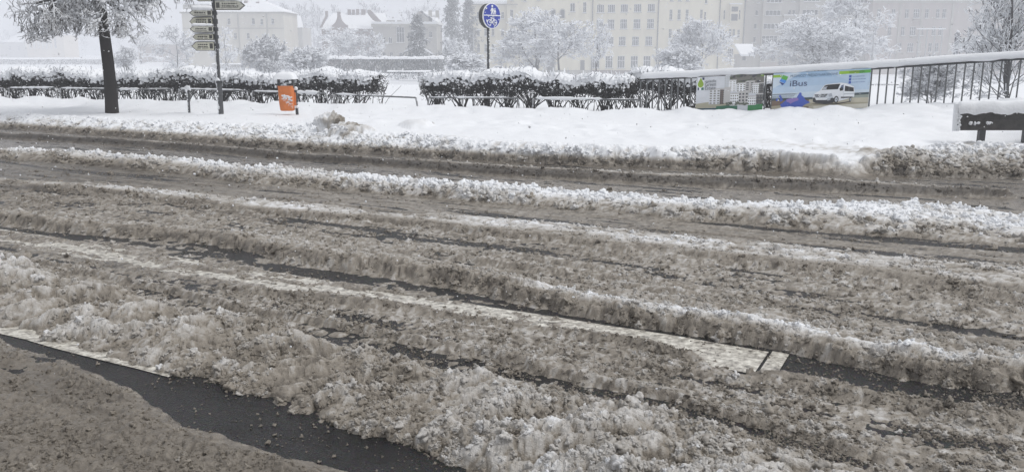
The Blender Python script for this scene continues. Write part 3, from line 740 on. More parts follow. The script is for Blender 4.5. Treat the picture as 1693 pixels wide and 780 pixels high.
low('low pipe rail under the hedge, just past the gap, patchy snow', 712, 856, 161.5, 162.5, [(.02, .22, .012), (.30, .9, .022)], 8)
low('low pipe rail with thick snow ending at the bridge railing', 882, 1054, 163, 165.5, [(.02, .65, .034), (.7, .97, .014)], 9)

# ------------------------------------------------------------------ street tree
def street_tree():
    rg = np.random.default_rng(11)
    Y0 = 20.6; bx = X(185, Y0, 187); z0 = pav(bx, Y0)
    root = thing('street_tree', 'dark trunked tree with drooping snowy twigs before the hedge', 'tree', (bx, Y0, z0))
    tx = X(167, Y0, 0)
    pts = [(bx + (tx - bx) * q * .9 + .02 * math.sin(q * 5), Y0 + .02 * math.sin(q * 7), z0 - .1 + 3.6 * q) for q in np.linspace(0, 1, 13)]
    rr = [.165, .152, .143, .138, .135, .132, .128, .125, .122, .12, .125, .12, .11]
    g = G(); g.tube(pts, rr, 14); g.build('trunk', BARK, root, smooth=True)
    # snow driven into one scar of the bark
    g = G(); 
    trunk = np.array([pts[-4], pts[-3], pts[-2], pts[-1], (pts[-1][0] - .05, Y0, z0 + 4.3), (pts[-1][0], Y0 + .1, z0 + 5.2)])[None]
    tr = np.array([[.12, .12, .12, .1, .08, .05]])
    l1 = grow(rg, trunk, tr, 24, 2.25, 72, 8, up=-.055, wig=.12, umin=.1, rs=.5)
    l2 = grow(rg, *l1, 11, 1.05, 52, 6, up=-.20, wig=.2, umin=.2, rs=.5)
    l3 = grow(rg, *l2, 8, .62, 50, 6, up=-.26, wig=.30, umin=.1, rs=.55)
    l4 = grow(rg, *l3, 3, .26, 48, 3, up=-.16, wig=.42, umin=.25, rs=.8)
    cx = np.array([X(164, Y0, 0), Y0, 0])
    for pp, _ in (l1, l2, l3, l4):           # the crown is as wide as in the photo and its tips hang to head height
        d = pp - cx; d[..., 2] = 0; r = np.linalg.norm(d, axis=-1, keepdims=True); f = np.where(r > 1.55, (1.6 + .74 * np.tanh((r - 1.6) / .9)) / (r + 1e-9), 1)
        pp[..., :2] = cx[:2] + d[..., :2] * f
        low_ = z0 + 1.72 + .55 * np.minimum(1, r[..., 0] / 2) * 0
        zc = pp[..., 2]; pp[..., 2] = np.where(zc < low_ + .5, low_ + .5 - (low_ + .5 - zc) * .45, zc)
        pp[..., 2] -= .34 * np.clip(r[..., 0] / .8, 0, 1)
    g = G()
    g.add(*sticks(trunk[:, 3:], tr[:, 3:], 8)); g.add(*sticks(l1[0], np.maximum(l1[1], .018), 6))
    g.build('limb', BARK, root, kind='stuff')
    g = G(); g.add(*sticks(l2[0], np.clip(l2[1], .012, .05), 4)); g.add(*sticks(l3[0], np.clip(l3[1], .008, .013), 3)); g.add(*sticks(l4[0], np.clip(l4[1], .0065, .009), 3))
    g.build('crown', TWIG, root, kind='stuff')
    g = G()
    for pp, rmin, rmax, frac in ((l2[0], .025, .06, .55), (l3[0], .016, .04, .30), (l1[0], .03, .07, .9)):
        n, m, _ = pp.shape; pick = rg.random((n, m)) < frac * np.where(pp[..., 0] > bx + .5, 1.5, .45)
        q = pp[pick]; g.add(*blobs(rg, q + np.array([0, 0, .02]), rg.uniform(rmin, rmax, len(q))))
    g.build('snow_cap', SNOW, root, kind='stuff')
street_tree()

# ------------------------------------------------------------------ signpost with direction boards
IVORY = simple('ivory_enamel', (.66, .65, .53), .4, .15, 30)
GREYBOARD = simple('frosted_enamel', (.50, .50, .44), .5, .3, 35)
INK = simple('sign_ink', (.05, .05, .045), .5, .1)
def signpost():
    Y0 = 20.0; bx = X(366, Y0, 190); z0 = pav(bx, Y0); rg = np.random.default_rng(5)
    root = thing('signpost', 'dark pole carrying a stack of pointed ivory direction boards', 'signpost', (bx, Y0, z0))
    tx = X(354, Y0, 3); zt = Z(-12, Y0)
    f = lambda z: bx + (tx - bx) * (z - z0) / (zt - z0)
    zc = Z(136, Y0)
    g = G(); g.tube([(bx, Y0, z0 - .1), (f(zc), Y0, zc)], .058, 12); g.build('post_base', POLEMETAL, root, smooth=True)
    g = G(); g.tube([(f(zc), Y0, zc - .02), (f(zt), Y0, zt)], .037, 12); g.build('pole', POLEMETAL, root, smooth=True)
    g = G(); g.tube([(f(zc), Y0, zc - .03), (f(zc), Y0, zc + .03)], .075, 12); g.build('collar', DARKMETAL, root, smooth=True)
    g = G()                                   # snow blown against the pole
    for i in range(150):
        z = rg.uniform(z0, zt); 
        if rg.random() < .75: 
            a = rg.normal(math.pi * 1.12, .35); r = .058 if z < zc else .037
            v, q = blobs(rg, np.array([(f(z) + r * math.cos(a), Y0 + r * math.sin(a), z)]), np.array([rg.uniform(.010, .028)])); g.add(v, q)
    g.add(*blobs(rg, np.array([(f(zc) - .02, Y0 - .02, zc + .045)]), np.array([.055])))
    g.build('snow_cap', SNOW, root, kind='stuff')
    boards = [(324, 353, -9, 2.5, -1, IVORY, 6, 0), (355, 403, 2, 17, 1, GREYBOARD, 4, 3), (314, 349, 17, 27.5, -1, GREYBOARD, -14, 7), (313, 354, 29, 43, -1, IVORY, 12, 2), (318, 353, 43.5, 54, -1, GREYBOARD, -20, 4), (317, 355, 56.5, 66.5, -1, IVORY, 16, 3), (316, 356, 69.5, 84, -1, IVORY, 10, 1)]
    words = ['cut off by the picture edge', 'pointing away from the tree', 'under the thickest snow', 'brightest of the stack', 'half covered in snow', 'second from the bottom', 'lowest of the stack']
    for (x0, x1, y0, y1, side, mt, yaw, cap), wd in zip(boards, words):
        zm = Z((y0 + y1) / 2, Y0); hh = (y1 - y0) / 2 * M(Y0); L = (x1 - x0) * M(Y0)
        ax = f(zm) + side * .035; ca, sa = math.cos(math.radians(yaw)), math.sin(math.radians(yaw))
        L /= ca
        def W_(u, v, d): # u along from the pole, v up, d towards the viewer
            return (ax + side * (u * ca) - side * d * sa * side, Y0 - .05 + u * sa * .9 - d, zm + v)
        tip = min(.16, hh * 1.2)
        out = [(0, -hh), (L - tip, -hh), (L, 0), (L - tip, hh), (0, hh)]
        def pr(g, pts, d0, d1, m=0):
            q0 = [W_(u, v, d1) for u, v in pts]
            q1 = (Vector(W_(0, 0, d0)) - Vector(W_(0, 0, d1)))
            g.prism(q0 if side > 0 else q0[::-1], tuple(q1), m)
        g = G(); pr(g, out, -.02, .02); bo = g.build('sign_board', INK, root, label='pointed board ' + wd)
        k = 1 - .014 / hh
        g = G(); pr(g, [(.012, -hh * k), (L - tip - .004, -hh * k), (L - .022, 0), (L - tip - .004, hh * k), (.012, hh * k)], .012, .024); g.build('face', mt, bo)
        g = G()                               # worn lettering, too small to read in the photo
        rl = random.Random(int(y0 * 7 + 50))
        for row in ((.35, .42), (-.15, .0)) if hh > .08 else ((.1, .42),):
            u = .16
            while u < L - tip - .05:
                w = rl.uniform(.02, .05)
                pr(g, [(u, hh * row[0] - .014), (u + w, hh * row[0] - .014), (u + w, hh * row[0] + .014), (u, hh * row[0] + .014)], .024, .026); u += w + rl.uniform(.006, .02)
        pr(g, [(.03, -hh * .55), (.11, -hh * .55), (.11, hh * .6), (.03, hh * .6)], .024, .0255)
        pr(g, [(.14, -hh * .5), (L - tip - .02, -hh * .5), (L - tip - .02, -hh * .5 + .01), (.14, -hh * .5 + .01)], .024, .0255)
        g.build('lettering', INK, bo)
        g = G(); g.tube([(f(zm), Y0, zm - hh * .55), (f(zm), Y0, zm + hh * .55)], .056, 10); g.build('clamp', DARKMETAL, bo, smooth=True)
        if cap:
            c = cap * M(Y0); g = G()
            pts = []; r = []
            for i in range(12):
                q = i / 11; u = L * (.0 + .98 * q) if side < 0 else L * q
                p = W_(min(u, L - tip * .5), hh + c * .35, .0); pts.append((p[0], p[1], p[2] - (.5 * tip if u > L - tip else 0) * .35)); r.append(max(.012, c * .6 * rg.uniform(.8, 1.15) * (.5 if i in (0, 11) else 1)))
            g.tube(pts, r, 8); g.build('snow_cap', SNOW, bo, smooth=True)
signpost()

# ------------------------------------------------------------------ short bollard
def bollard():
    Y0 = 20.4; bx = X(313, Y0, 188); z0 = pav(bx, Y0); rg = np.random.default_rng(6)
    root = thing('bollard', 'thin short metal post with a ball of snow on top beside the signpost', 'bollard', (bx, Y0, z0))
    zt = Z(149, Y0); tx = X(311, Y0, 150)
    g = G(); g.tube([(bx, Y0, z0 - .1), (tx, Y0, zt)], .028, 10); g.build('post', POLEMETAL, root, smooth=True)
    g = G(); g.tube([(tx, Y0, zt - .06), (tx, Y0, zt)], .05, 10); g.build('cap', DARKMETAL, root, smooth=True)
    g = G(); g.add(*blobs(rg, np.array([(tx, Y0, zt + .03), (tx - .03, Y0 - .02, zt - .01), (tx + .02, Y0, zt + .06)]), np.array([.062, .05, .045])))
    for i in range(26):
        z = rg.uniform(z0, zt - .05); q = (z - z0) / (zt - z0); g.add(*blobs(rg, np.array([(bx + (tx - bx) * q - .018, Y0 - .022, z)]), np.array([rg.uniform(.01, .02)])))
    g.build('snow_cap', SNOW, root, smooth=True, kind='stuff')
bollard()

# ------------------------------------------------------------------ orange litter bin
def orange_mat():
    m, n, l, b = new_mat('orange_plastic')
    tc = n.new('ShaderNodeTexCoord'); no = n.new('ShaderNodeTexNoise'); no.inputs['Scale'].default_value = 9; no.inputs['Detail'].default_value = 6; no.inputs['Roughness'].default_value = .7
    l.new(tc.outputs['Object'], no.inputs['Vector'])
    r = ramp_node(n, [(.3, (.52, .135, .022)), (.72, (.70, .20, .035))]); l.new(no.outputs['Fac'], r.inputs['Fac']); l.new(r.outputs[0], b.inputs['Base Color'])
    b.inputs['Roughness'].default_value = .45
    return m
def litter_bin():
    Y0 = 20.0; rg = np.random.default_rng(8); m = M(Y0)
    bx = X(491, Y0, 190); z0 = pav(bx, Y0)
    root = thing('litter_bin', 'orange litter bin with snow on its hood hanging on a dark post', 'litter bin', (bx, Y0, z0))
    OR = orange_mat()
    cx = X(475.5, Y0, 165); zb, zt = Z(183, Y0), Z(142, Y0); dx = X(474.6, Y0, 142) - X(477.4, Y0, 183)
    def ring(q, w, d):                        # rounded oblong
        z = zb + (zt - zb) * q; x = cx + (q - .5) * dx; o = []
        for i in range(20):
            a = 2 * math.pi * i / 20; c, s_ = math.cos(a), math.sin(a); e = .45
            o.append((x + w * math.copysign(abs(c) ** e, c), Y0 - .05 + d * math.copysign(abs(s_) ** e, s_), z))
        return o
    g = G(); qs = [(0, .135, .10), (.03, .158, .12), (.3, .172, .135), (.9, .178, .14), (1, .182, .145)]
    V = [p for q in qs for p in ring(*q)]; g.add(V, np.array([(i * 20 + j, i * 20 + (j + 1) % 20, (i + 1) * 20 + (j + 1) % 20, (i + 1) * 20 + j) for i in range(4) for j in range(20)])); g.add(V, [tuple(range(19, -1, -1))]); 
    g.add(V, [tuple(80 + j for j in range(20))])
    g.build('body', OR, root, smooth=True)
    for sx in (-1, 1):
        x = cx + dx * .5 + sx * .165
        g = G(); g.box(x - .018, x + .018, Y0 - .12, Y0 + .02, zt - .05, Z(131, Y0)); g.build('hood_bracket', DARKMETAL, root)
    zh = Z(131, Y0)
    g = G(); g.box(cx + dx * .5 - .20, cx + dx * .5 + .20, Y0 - .22, Y0 + .12, zh, zh + .025); g.build('hood', DARKMETAL, root)
    def cap(x, y, z, w, d, h, seed):
        n = 20; S, U = np.meshgrid(np.linspace(-1, 1, n), np.linspace(-1, 1, n), indexing='ij')
        prof = np.clip(1 - np.abs(S) ** 4, 0, 1) ** .5 * np.clip(1 - np.abs(U) ** 4, 0, 1) ** .5
        zz = z + h * prof * (1 + .2 * fbm(S * 1.5, U * 1.5, seed, 2)) - .012
        idx = np.arange(n * n).reshape(n, n)
        return np.stack([x + S * w, y + U * d, zz], -1).reshape(-1, 3), np.stack([idx[:-1, :-1], idx[1:, :-1], idx[1:, 1:], idx[:-1, 1:]], -1).reshape(-1, 4)
    g = G(); g.add(*cap(cx + dx * .5, Y0 - .05, zh + .012, .245, .2, .16, 3)); g.build('snow_cap', SNOW, root, smooth=True, kind='stuff')
    # wind-packed snow sticking to the front
    g = G(); n = 150; u = rg.random(n); v = rg.random(n)
    px_ = cx - .085 + .24 * u; pz = zb + (zt - zb) * (.66 - .10 * u - (.20 + .30 * u) * v ** 1.5)
    g.add(*blobs(rg, np.stack([px_, np.full(n, Y0 - .185), pz], -1), rg.uniform(.006, .022, n) * (1.1 - .7 * v))); g.build('stuck_snow', SNOW, root, kind='stuff')
    px0, pxt = bx, X(488.5, Y0, 150)
    zp = Z(149, Y0)
    g = G(); g.tube([(px0 + .01, Y0, z0 - .1), (pxt, Y0, zp)], .034, 10); g.build('post', DARKMETAL, root, smooth=True)
    g = G(); g.box(pxt - .02, pxt + .012, Y0 - .06, Y0 - .034, zb + .12, zp - .06); g.build('key_plate', OR, root)
    g = G(); g.box(cx + .13, px0 + .04, Y0 - .05, Y0 + .03, Z(177, Y0) - .03, Z(177, Y0)); g.build('bracket', DARKMETAL, root)
    g = G(); g.add(*blobs(rg, np.array([(pxt, Y0, zp + .025), (pxt + .01, Y0, zp + .04)]), np.array([.052, .045]), .12)); g.add(*blobs(rg, np.array([(px0 - .02, Y0 - .03, Z(176.5, Y0)), (px0 + .03, Y0 - .03, Z(176.5, Y0))]), np.array([.04, .035])))
    g.build('snow_cap', SNOW, root, smooth=True, kind='stuff')
litter_bin()

# ------------------------------------------------------------------ round path sign
BLUE = simple('sign_blue', (.020, .045, .34), .35, .2, 12)
WHITE = simple('sign_white', (.78, .79, .80), .4, .06, 20)
ALU = simple('sign_back', (.10, .105, .11), .5, .25, 20)
def path_sign():
    Y0 = 22.0; px = 807; bx = X(px, Y0, 120); z0 = pav(bx, Y0); rg = np.random.default_rng(9)
    root = thing('path_sign', 'round blue footpath and cycle sign flecked with snow on a thin pole', 'traffic sign', (bx, Y0, z0))
    zc = Z(27, Y0); R_ = 20.0 * M(Y0)
    g = G(); g.tube([(bx, Y0, z0 - .1), (bx + .01, Y0, zc + .2)], .034, 10); g.build('pole', POLEMETAL, root, smooth=True)
    g = G(); n = 60
    for i in range(n):
        z = rg.uniform(z0 + .8, zc - R_); g.add(*blobs(rg, np.array([(bx + rg.choice([-.03, .028]), Y0 - .015, z)]), np.array([rg.uniform(.008, .02)])))
    g.build('stuck_snow', SNOW, root, kind='stuff')
    yaw = math.radians(46); nx, ny = math.sin(yaw), -math.cos(yaw); ux, uy = math.cos(yaw), math.sin(yaw)
    def at(u, v, d): return (bx + .06 + ux * u + nx * d, Y0 + uy * u + ny * d, zc + v)
    def disc(g, r, d0, d1, n=40): g.prism([at(r * math.cos(2 * math.pi * i / n), r * math.sin(2 * math.pi * i / n), d1) for i in range(n)], (nx * (d0 - d1), ny * (d0 - d1), 0))
    g = G(); disc(g, R_, .03, .065); f = g.build('sign_disc', WHITE, root)
    g = G(); disc(g, R_ * .955, .065, .068); g.build('blue_field', BLUE, f)
    g = G(); disc(g, R_ * .99, -.11, -.07); disc(g, R_ * .93, -.07, -.04); g.build('sign_disc', ALU, root, label='dark back of the second disc')
    for zz in (-.15, .15):
        g = G(); g.box(bx - .05, bx + .07, Y0 - .05, Y0 + .05, zc + zz - .02, zc + zz + .02); g.build('clamp', DARKMETAL, root)
    g = G()                                   # white bar, two walkers and a bicycle
    def bar(a, b, w):
        a = Vector((a[0], a[1])); b = Vector((b[0], b[1])); t = (b - a).normalized(); p = Vector((-t.y, t.x)) * w / 2
        q = [a - p, b - p, b + p, a + p]; g.prism([at(R_ * v.x, R_ * v.y, .073) for v in q], (-nx * .004, -ny * .004, 0))
    def dot(x, y, r): g.prism([at(R_ * (x + r * math.cos(i * .7854)), R_ * (y + r * math.sin(i * .7854)), .073) for i in range(8)], (-nx * .004, -ny * .004, 0))
    bar((-.94, .04), (.94, .04), .075)
    for x, s in ((.02, 1.0), (.32, .66)):
        dot(x, .12 + .66 * s, .10 * s); bar((x, .14 + .50 * s), (x, .12 + .24 * s), .2 * s); bar((x - .03, .12 + .26 * s), (x - .12 * s, .12), .09 * s); bar((x + .03, .12 + .26 * s), (x + .12 * s, .12), .09 * s); bar((x - .06, .14 + .48 * s), (x - .20 * s, .12 + .26 * s), .07 * s); bar((x + .06, .14 + .48 * s), (x + .2 * s, .12 + .26 * s), .07 * s)
    for cx in (-.32, .32):
        for i in range(12):
            a, b = i * math.pi / 6, (i + 1) * math.pi / 6; bar((cx + .22 * math.cos(a), -.52 + .22 * math.sin(a)), (cx + .22 * math.cos(b), -.52 + .22 * math.sin(b)), .055)
    for a, b in (((-.32, -.52), (-.12, -.22)), ((-.12, -.22), (.22, -.22)), ((.22, -.22), (.32, -.52)), ((-.12, -.22), (.02, -.52)), ((.02, -.52), (.22, -.22)), ((-.32, -.52), (.02, -.52)), ((.22, -.22), (.18, -.1)), ((-.2, -.13), (-.06, -.13))): bar(a, b, .05)
    g.build('symbol', WHITE, f)
    g = G(); n = 60; a = rg.uniform(0, 6.28, n); r = np.sqrt(rg.random(n)) * .9
    u = r * np.cos(a); v = r * np.sin(a); ok = ((v < 0) & (rg.random(n) < .75)) | ((u < -.55) & (v > 0)); u, v = u[ok], v[ok]
    g.add(*blobs(rg, np.array([at(R_ * a_, R_ * b_, .072) for a_, b_ in zip(u, v)]), rg.uniform(.006, .026, len(u))))
    g.build('stuck_snow', SNOW, f, kind='stuff')
path_sign()

# ------------------------------------------------------------------ bridge railing and its banners
def rail_at(px):
    k = (px - 846.5) / 1432.0
    for (x0, y0, z0), (x1, y1, z1) in zip(RAIL[:-1], RAIL[1:]):
        d = (y1 - y0) / (x1 - x0); y = (y0 - d * x0) / (1 - d * k); x = k * y
        if x <= x1 or x1 == RAIL[-1][0]:
            q = (x - x0) / (x1 - x0); return Vector((x, y, z0 + (z1 - z0) * q))
RH = .78
def railing():
    rg = np.random.default_rng(12)
    a = rail_at(1061); root = thing('railing', 'dark barred bridge railing with a thick roll of snow on top', 'railing', tuple(a))
    pxs = list(np.linspace(1061, 1880, 28)); pts = [rail_at(p) for p in pxs]
    up = Vector((0, 0, 1))
    g = G()
    for p, q in zip(pts[:-1], pts[1:]): g.obox(p + up * (RH - .02), q + up * (RH - .02), .05, .04)
    g.build('handrail', DARKMETAL, root)
    g = G()
    for p, q in zip(pts[:-1], pts[1:]): g.obox(p + up * -.10, q + up * -.10, .03, .03)
    g.build('bottom_rail', DARKMETAL, root)
    # evenly spaced bars, every one its own part
    d = 0; last = pts[0]; L = [0]
    for p in pts[1:]: d += (p - last).length; L.append(d); last = p
    n = int(d / .150); me = None
    def along(s):
        i = max(0, min(len(L) - 2, int(np.searchsorted(L, s)) - 1)); q = (s - L[i]) / (L[i + 1] - L[i]); return pts[i].lerp(pts[i + 1], q)
    gb = G(); gb.box(-.0135, .0135, -.014, .014, -.095, RH - .04); BARM = simple('weathered_bar', (.11, .115, .118), .5, .3, 30); mb = mesh_data('baluster', gb.c, BARM)
    gp = G(); gp.box(-.013, .013, -.016, .016, -.25, RH - .04); mp_ = mesh_data('post', gp.c, BARM)
    for i in range(n + 1):
        p = along(i * .150)
        post = i % 14 == 0
        o = link('post' if post else 'baluster', mp_ if post else mb, root, loc=tuple(p - a))
        o.rotation_euler = (0, 0, math.atan2(along(min(d, i * .15 + .1)).y - p.y, along(min(d, i * .15 + .1)).x - p.x))
    # the roll of snow
    ns, nk = int(d / .035), 14; V = np.empty((ns, nk, 3))
    for i in range(ns):
        s = d * i / (ns - 1); p = along(s); e = (along(min(d, s + .05)) - along(max(0, s - .05))).normalized(); nr = Vector((-e.y, e.x, 0)).normalized()
        endt = min(1, (min(s, d - s) + .02) / .08) ** .5
        for j in range(nk):
            an = 2 * math.pi * j / nk; c, s_ = math.cos(an), math.sin(an)
            w = .088 * c * endt; h = (.125 if s_ > 0 else .022) * s_ * endt
            V[i, j] = p + nr * w + Vector((0, 0, RH + .015 + h))
    S = np.linspace(0, d, ns)[:, None] + np.zeros((1, nk)); J = np.arange(nk)[None] + np.zeros((ns, 1))
    V[..., 2] += .010 * fbm(S * 2.2, np.cos(J / nk * 6.28), 33, 3) + .022 * fbm(S * .55, J * 0 + 2, 34, 3) - np.where(np.sin(J / nk * 6.28) < -.2, .05 * np.clip(fbm(S * 1.6, J * 0, 35, 3), -.2, 1), 0)
    idx = np.arange(ns * nk).reshape(ns, nk); nx = np.roll(idx, -1, 1)
    g = G(); g.add(V.reshape(-1, 3), np.stack([idx[:-1], nx[:-1], nx[1:], idx[1:]], -1).reshape(-1, 4)); g.add(V.reshape(-1, 3), [tuple(idx[0][::-1]), tuple(idx[-1])])
    g.build('snow_cap', SNOW, root, smooth=True, kind='stuff')
railing()

PC = {}
def ink(c, rough=.45):
    k = 'print_%d_%d_%d' % tuple(int(round(v * 255)) for v in c)
    if k not in PC: PC[k] = simple(k, c, rough, .06, 6)
    return PC[k]
def lin(r, g_, b): return tuple((v / 255 / 12.92) if v / 255 < .04045 else ((v / 255 + .055) / 1.055) ** 2.4 for v in (r, g_, b))
class Banner:
    def __init__(s, label, px0, px1, top, bot):
        s.a, s.b = rail_at(px0), rail_at(px1); s.top, s.bot = top, bot
        e = (s.b - s.a); s.nr = Vector((e.y, -e.x, 0)).normalized()
        s.root = thing('banner', label, 'banner', tuple(s.a + s.nr * .04), 'advertising banners tied to the railing')
        s.W = Vector((e.x, e.y, 0)).length; s.Hh = top - bot
        g = G(); n = 24; rows = []
        V = []
        for i in range(n + 1):
            for v in (0, .5, 1): V.append(tuple(s.at(i / n, v, 0)))
        g.add(V, np.array([(3 * i + j + 1, 3 * i + j + 4, 3 * i + j + 3, 3 * i + j) for i in range(n) for j in (0, 1)]))
        s.sheet_g = g
    def at(s, u, v, k):
        p = s.a.lerp(s.b, u); sag = .010 * math.sin(u * 19) * math.sin(v * 3)
        return p + s.nr * (.040 + .0022 * k) + Vector((0, 0, s.top - s.Hh * v))
    def sheet(s, c): s.s = s.sheet_g.build('sheet', ink(c), s.root); return s.s
    def P(s, g, pts, k, m=0):
        pts = [tuple(s.at(u, v, k)) for u, v in pts]
        g.poly(pts[::-1], m)
    def R(s, g, u0, u1, v0, v1, k, m=0): s.P(g, [(u0, v0), (u1, v0), (u1, v1), (u0, v1)], k, m)
    def text(s, body, u0, u1, v, h, k, mat, slope=0.0, name='lettering'):
        cu = bpy.data.curves.new(name, 'FONT'); cu.body = body; cu.size = 1
        o = bpy.data.objects.new(name, cu); COL.objects.link(o)
        dg = bpy.context.evaluated_depsgraph_get()
        me = bpy.data.meshes.new_from_object(o.evaluated_get(dg)); bpy.data.objects.remove(o); bpy.data.curves.remove(cu)
        n = len(me.vertices); co = np.empty(n * 3); me.vertices.foreach_get('co', co); co = co.reshape(-1, 3)
        w = co[:, 0].max() - co[:, 0].min(); x0 = co[:, 0].min(); hh = .70
        out = []
        for x, y, _ in co:
            u = u0 + (u1 - u0) * (x - x0) / w; out.append(tuple(s.at(u, v - h * y / hh, k)))
        me.vertices.foreach_set('co', np.array(out).ravel()); me.materials.clear(); me.materials.append(mat); me.update()
        return link(name, me, s.s)

def housing_banner():
    b = Banner('pale housing estate banner with a green drop and white apartment blocks', 1155, 1267, .765, -.03)
    u = lambda x: (x - 120) / 915; v = lambda y: (y - 195) / 520
    b.sheet(lin(214, 217, 222))
    rl = random.Random(3)
    mats = [ink(lin(*c)) for c in ((198, 203, 208), (176, 172, 150), (92, 100, 84), (120, 118, 112), (236, 238, 240), (190, 188, 186), (70, 72, 76), (38, 108, 78), (30, 74, 90), (122, 158, 54), (110, 96, 88), (52, 62, 110), (44, 130, 70), (214, 216, 220))]
    g = G(); k = 1
    b.P(g, [(u(120), v(580)), (u(430), v(540)), (u(600), v(600)), (u(600), v(640)), (u(120), v(645))], 1, 1)
    b.P(g, [(u(580), v(205)), (u(760), v(175)), (u(930), v(190)), (u(1035), v(165)), (u(1035), v(330)), (u(800), v(300)), (u(680), v(320)), (u(580), v(260))], 1, 3)
    for i in range(46):                       # dark tree cover on the hill
        x, y = rl.uniform(590, 1025), rl.uniform(180, 290); r = rl.uniform(9, 24)
        b.P(g, [(min(1, max(0, u(x + r * 1.5 * math.cos(j * 1.05)))), v(y + r * math.sin(j * 1.05))) for j in range(6)], 2 + (i % 5) * .1, rl.choice([2, 6, 6, 2, 9 if x > 930 else 6]))
    b.P(g, [(u(600), v(240)), (u(880), v(200)), (u(850), v(255)), (u(640), v(275))], 2.7, 3)
    b.R(g, 0, u(410), v(645), v(715), 3, 8); b.P(g, [(u(410), v(620)), (u(700), v(600)), (u(700), v(715)), (u(410), v(715))], 3.1, 7); b.P(g, [(u(840), v(612)), (1, v(600)), (1, v(715)), (u(840), v(715))], 3.1, 12)
    def block(x0, x1, y0, y1, kk, face, nx, ny, roof=5, win=3, side=None):
        b.R(g, u(x0), u(x1), v(y0), v(y1), kk, face); b.P(g, [(u(x0), v(y0)), (u(x0 + 18), v(y0 - 16)), (u(x1 + 10), v(y0 - 16)), (u(x1), v(y0))], kk + .05, roof)
        for i in range(nx):
            for j in range(ny):
                cx = x0 + (x1 - x0) * (i + .5) / nx; cy = y0 + (y1 - y0) * (j + .55) / ny; w = (x1 - x0) / nx * .28; h = (y1 - y0) / ny * .26
                b.R(g, u(cx - w), u(cx + w), v(cy - h), v(cy + h), kk + .3, win)
    block(510, 580, 200, 360, 4, 0, 3, 7, 13, 5); block(570, 668, 265, 415, 4.5, 4, 2, 5, 5, 5); block(675, 800, 312, 425, 4.4, 4, 3, 4); block(790, 915, 290, 440, 4.6, 5, 2, 5, 5, 6); block(880, 985, 320, 450, 4.9, 4, 4, 5); block(975, 1034, 320, 450, 5.1, 6, 2, 4, 5, 3)
    block(305, 460, 385, 590, 5, 13, 3, 6); block(455, 515, 385, 590, 5.2, 10, 2, 7, 5, 6); block(505, 597, 370, 580, 5.4, 5, 1, 1, 5, 5); block(597, 712, 455, 615, 5.8, 4, 4, 4); block(705, 842, 430, 610, 5.6, 5, 3, 4, 5, 6); block(835, 945, 500, 612, 6.2, 4, 4, 3); block(940, 1034, 470, 600, 6, 6, 3, 3, 5, 3)
    for i in range(26):
        x = rl.uniform(540, 840); y = 585 + rl.uniform(-16, 22); r = rl.uniform(7, 16)
        b.P(g, [(u(x + r * 1.4 * math.cos(j * 1.05)), v(y + r * math.sin(j * 1.05))) for j in range(6)], 7 + (i % 5) * .1, 2)
    g.build('estate_picture', mats, b.s)
    g = G(); b.R(g, u(140), u(228), v(205), v(385), 3, 0); b.R(g, u(140), u(160), v(345), v(383), 4, 1); b.R(g, u(190), u(225), v(345), v(383), 4, 2); b.R(g, u(200), u(228), v(205), v(240), 4, 1)
    d = [(180, 205)] + [(180 + 42 * math.sin(t), 300 - 46 * math.cos(t)) for t in np.linspace(.9, 5.38, 14)]
    b.P(g, [(u(180 + (x - 180) * 1.2), v(288 + (y - 288) * 1.13)) for x, y in d], 5, 0); b.P(g, [(u(x), v(y)) for x, y in d], 6, 3)
    g.build('logo', [ink(lin(238, 240, 242)), ink(lin(48, 66, 96)), ink(lin(40, 110, 96)), ink(lin(140, 172, 44))], b.s)
    gr = ink(lin(96, 100, 108))
    b.text('osiedle', u(245), u(395), v(278), .075, 6, gr); b.text('Green', u(245), u(392), v(330), .10, 6, gr); b.text('Estate', u(245), u(390), v(382), .10, 6, gr)
housing_banner()

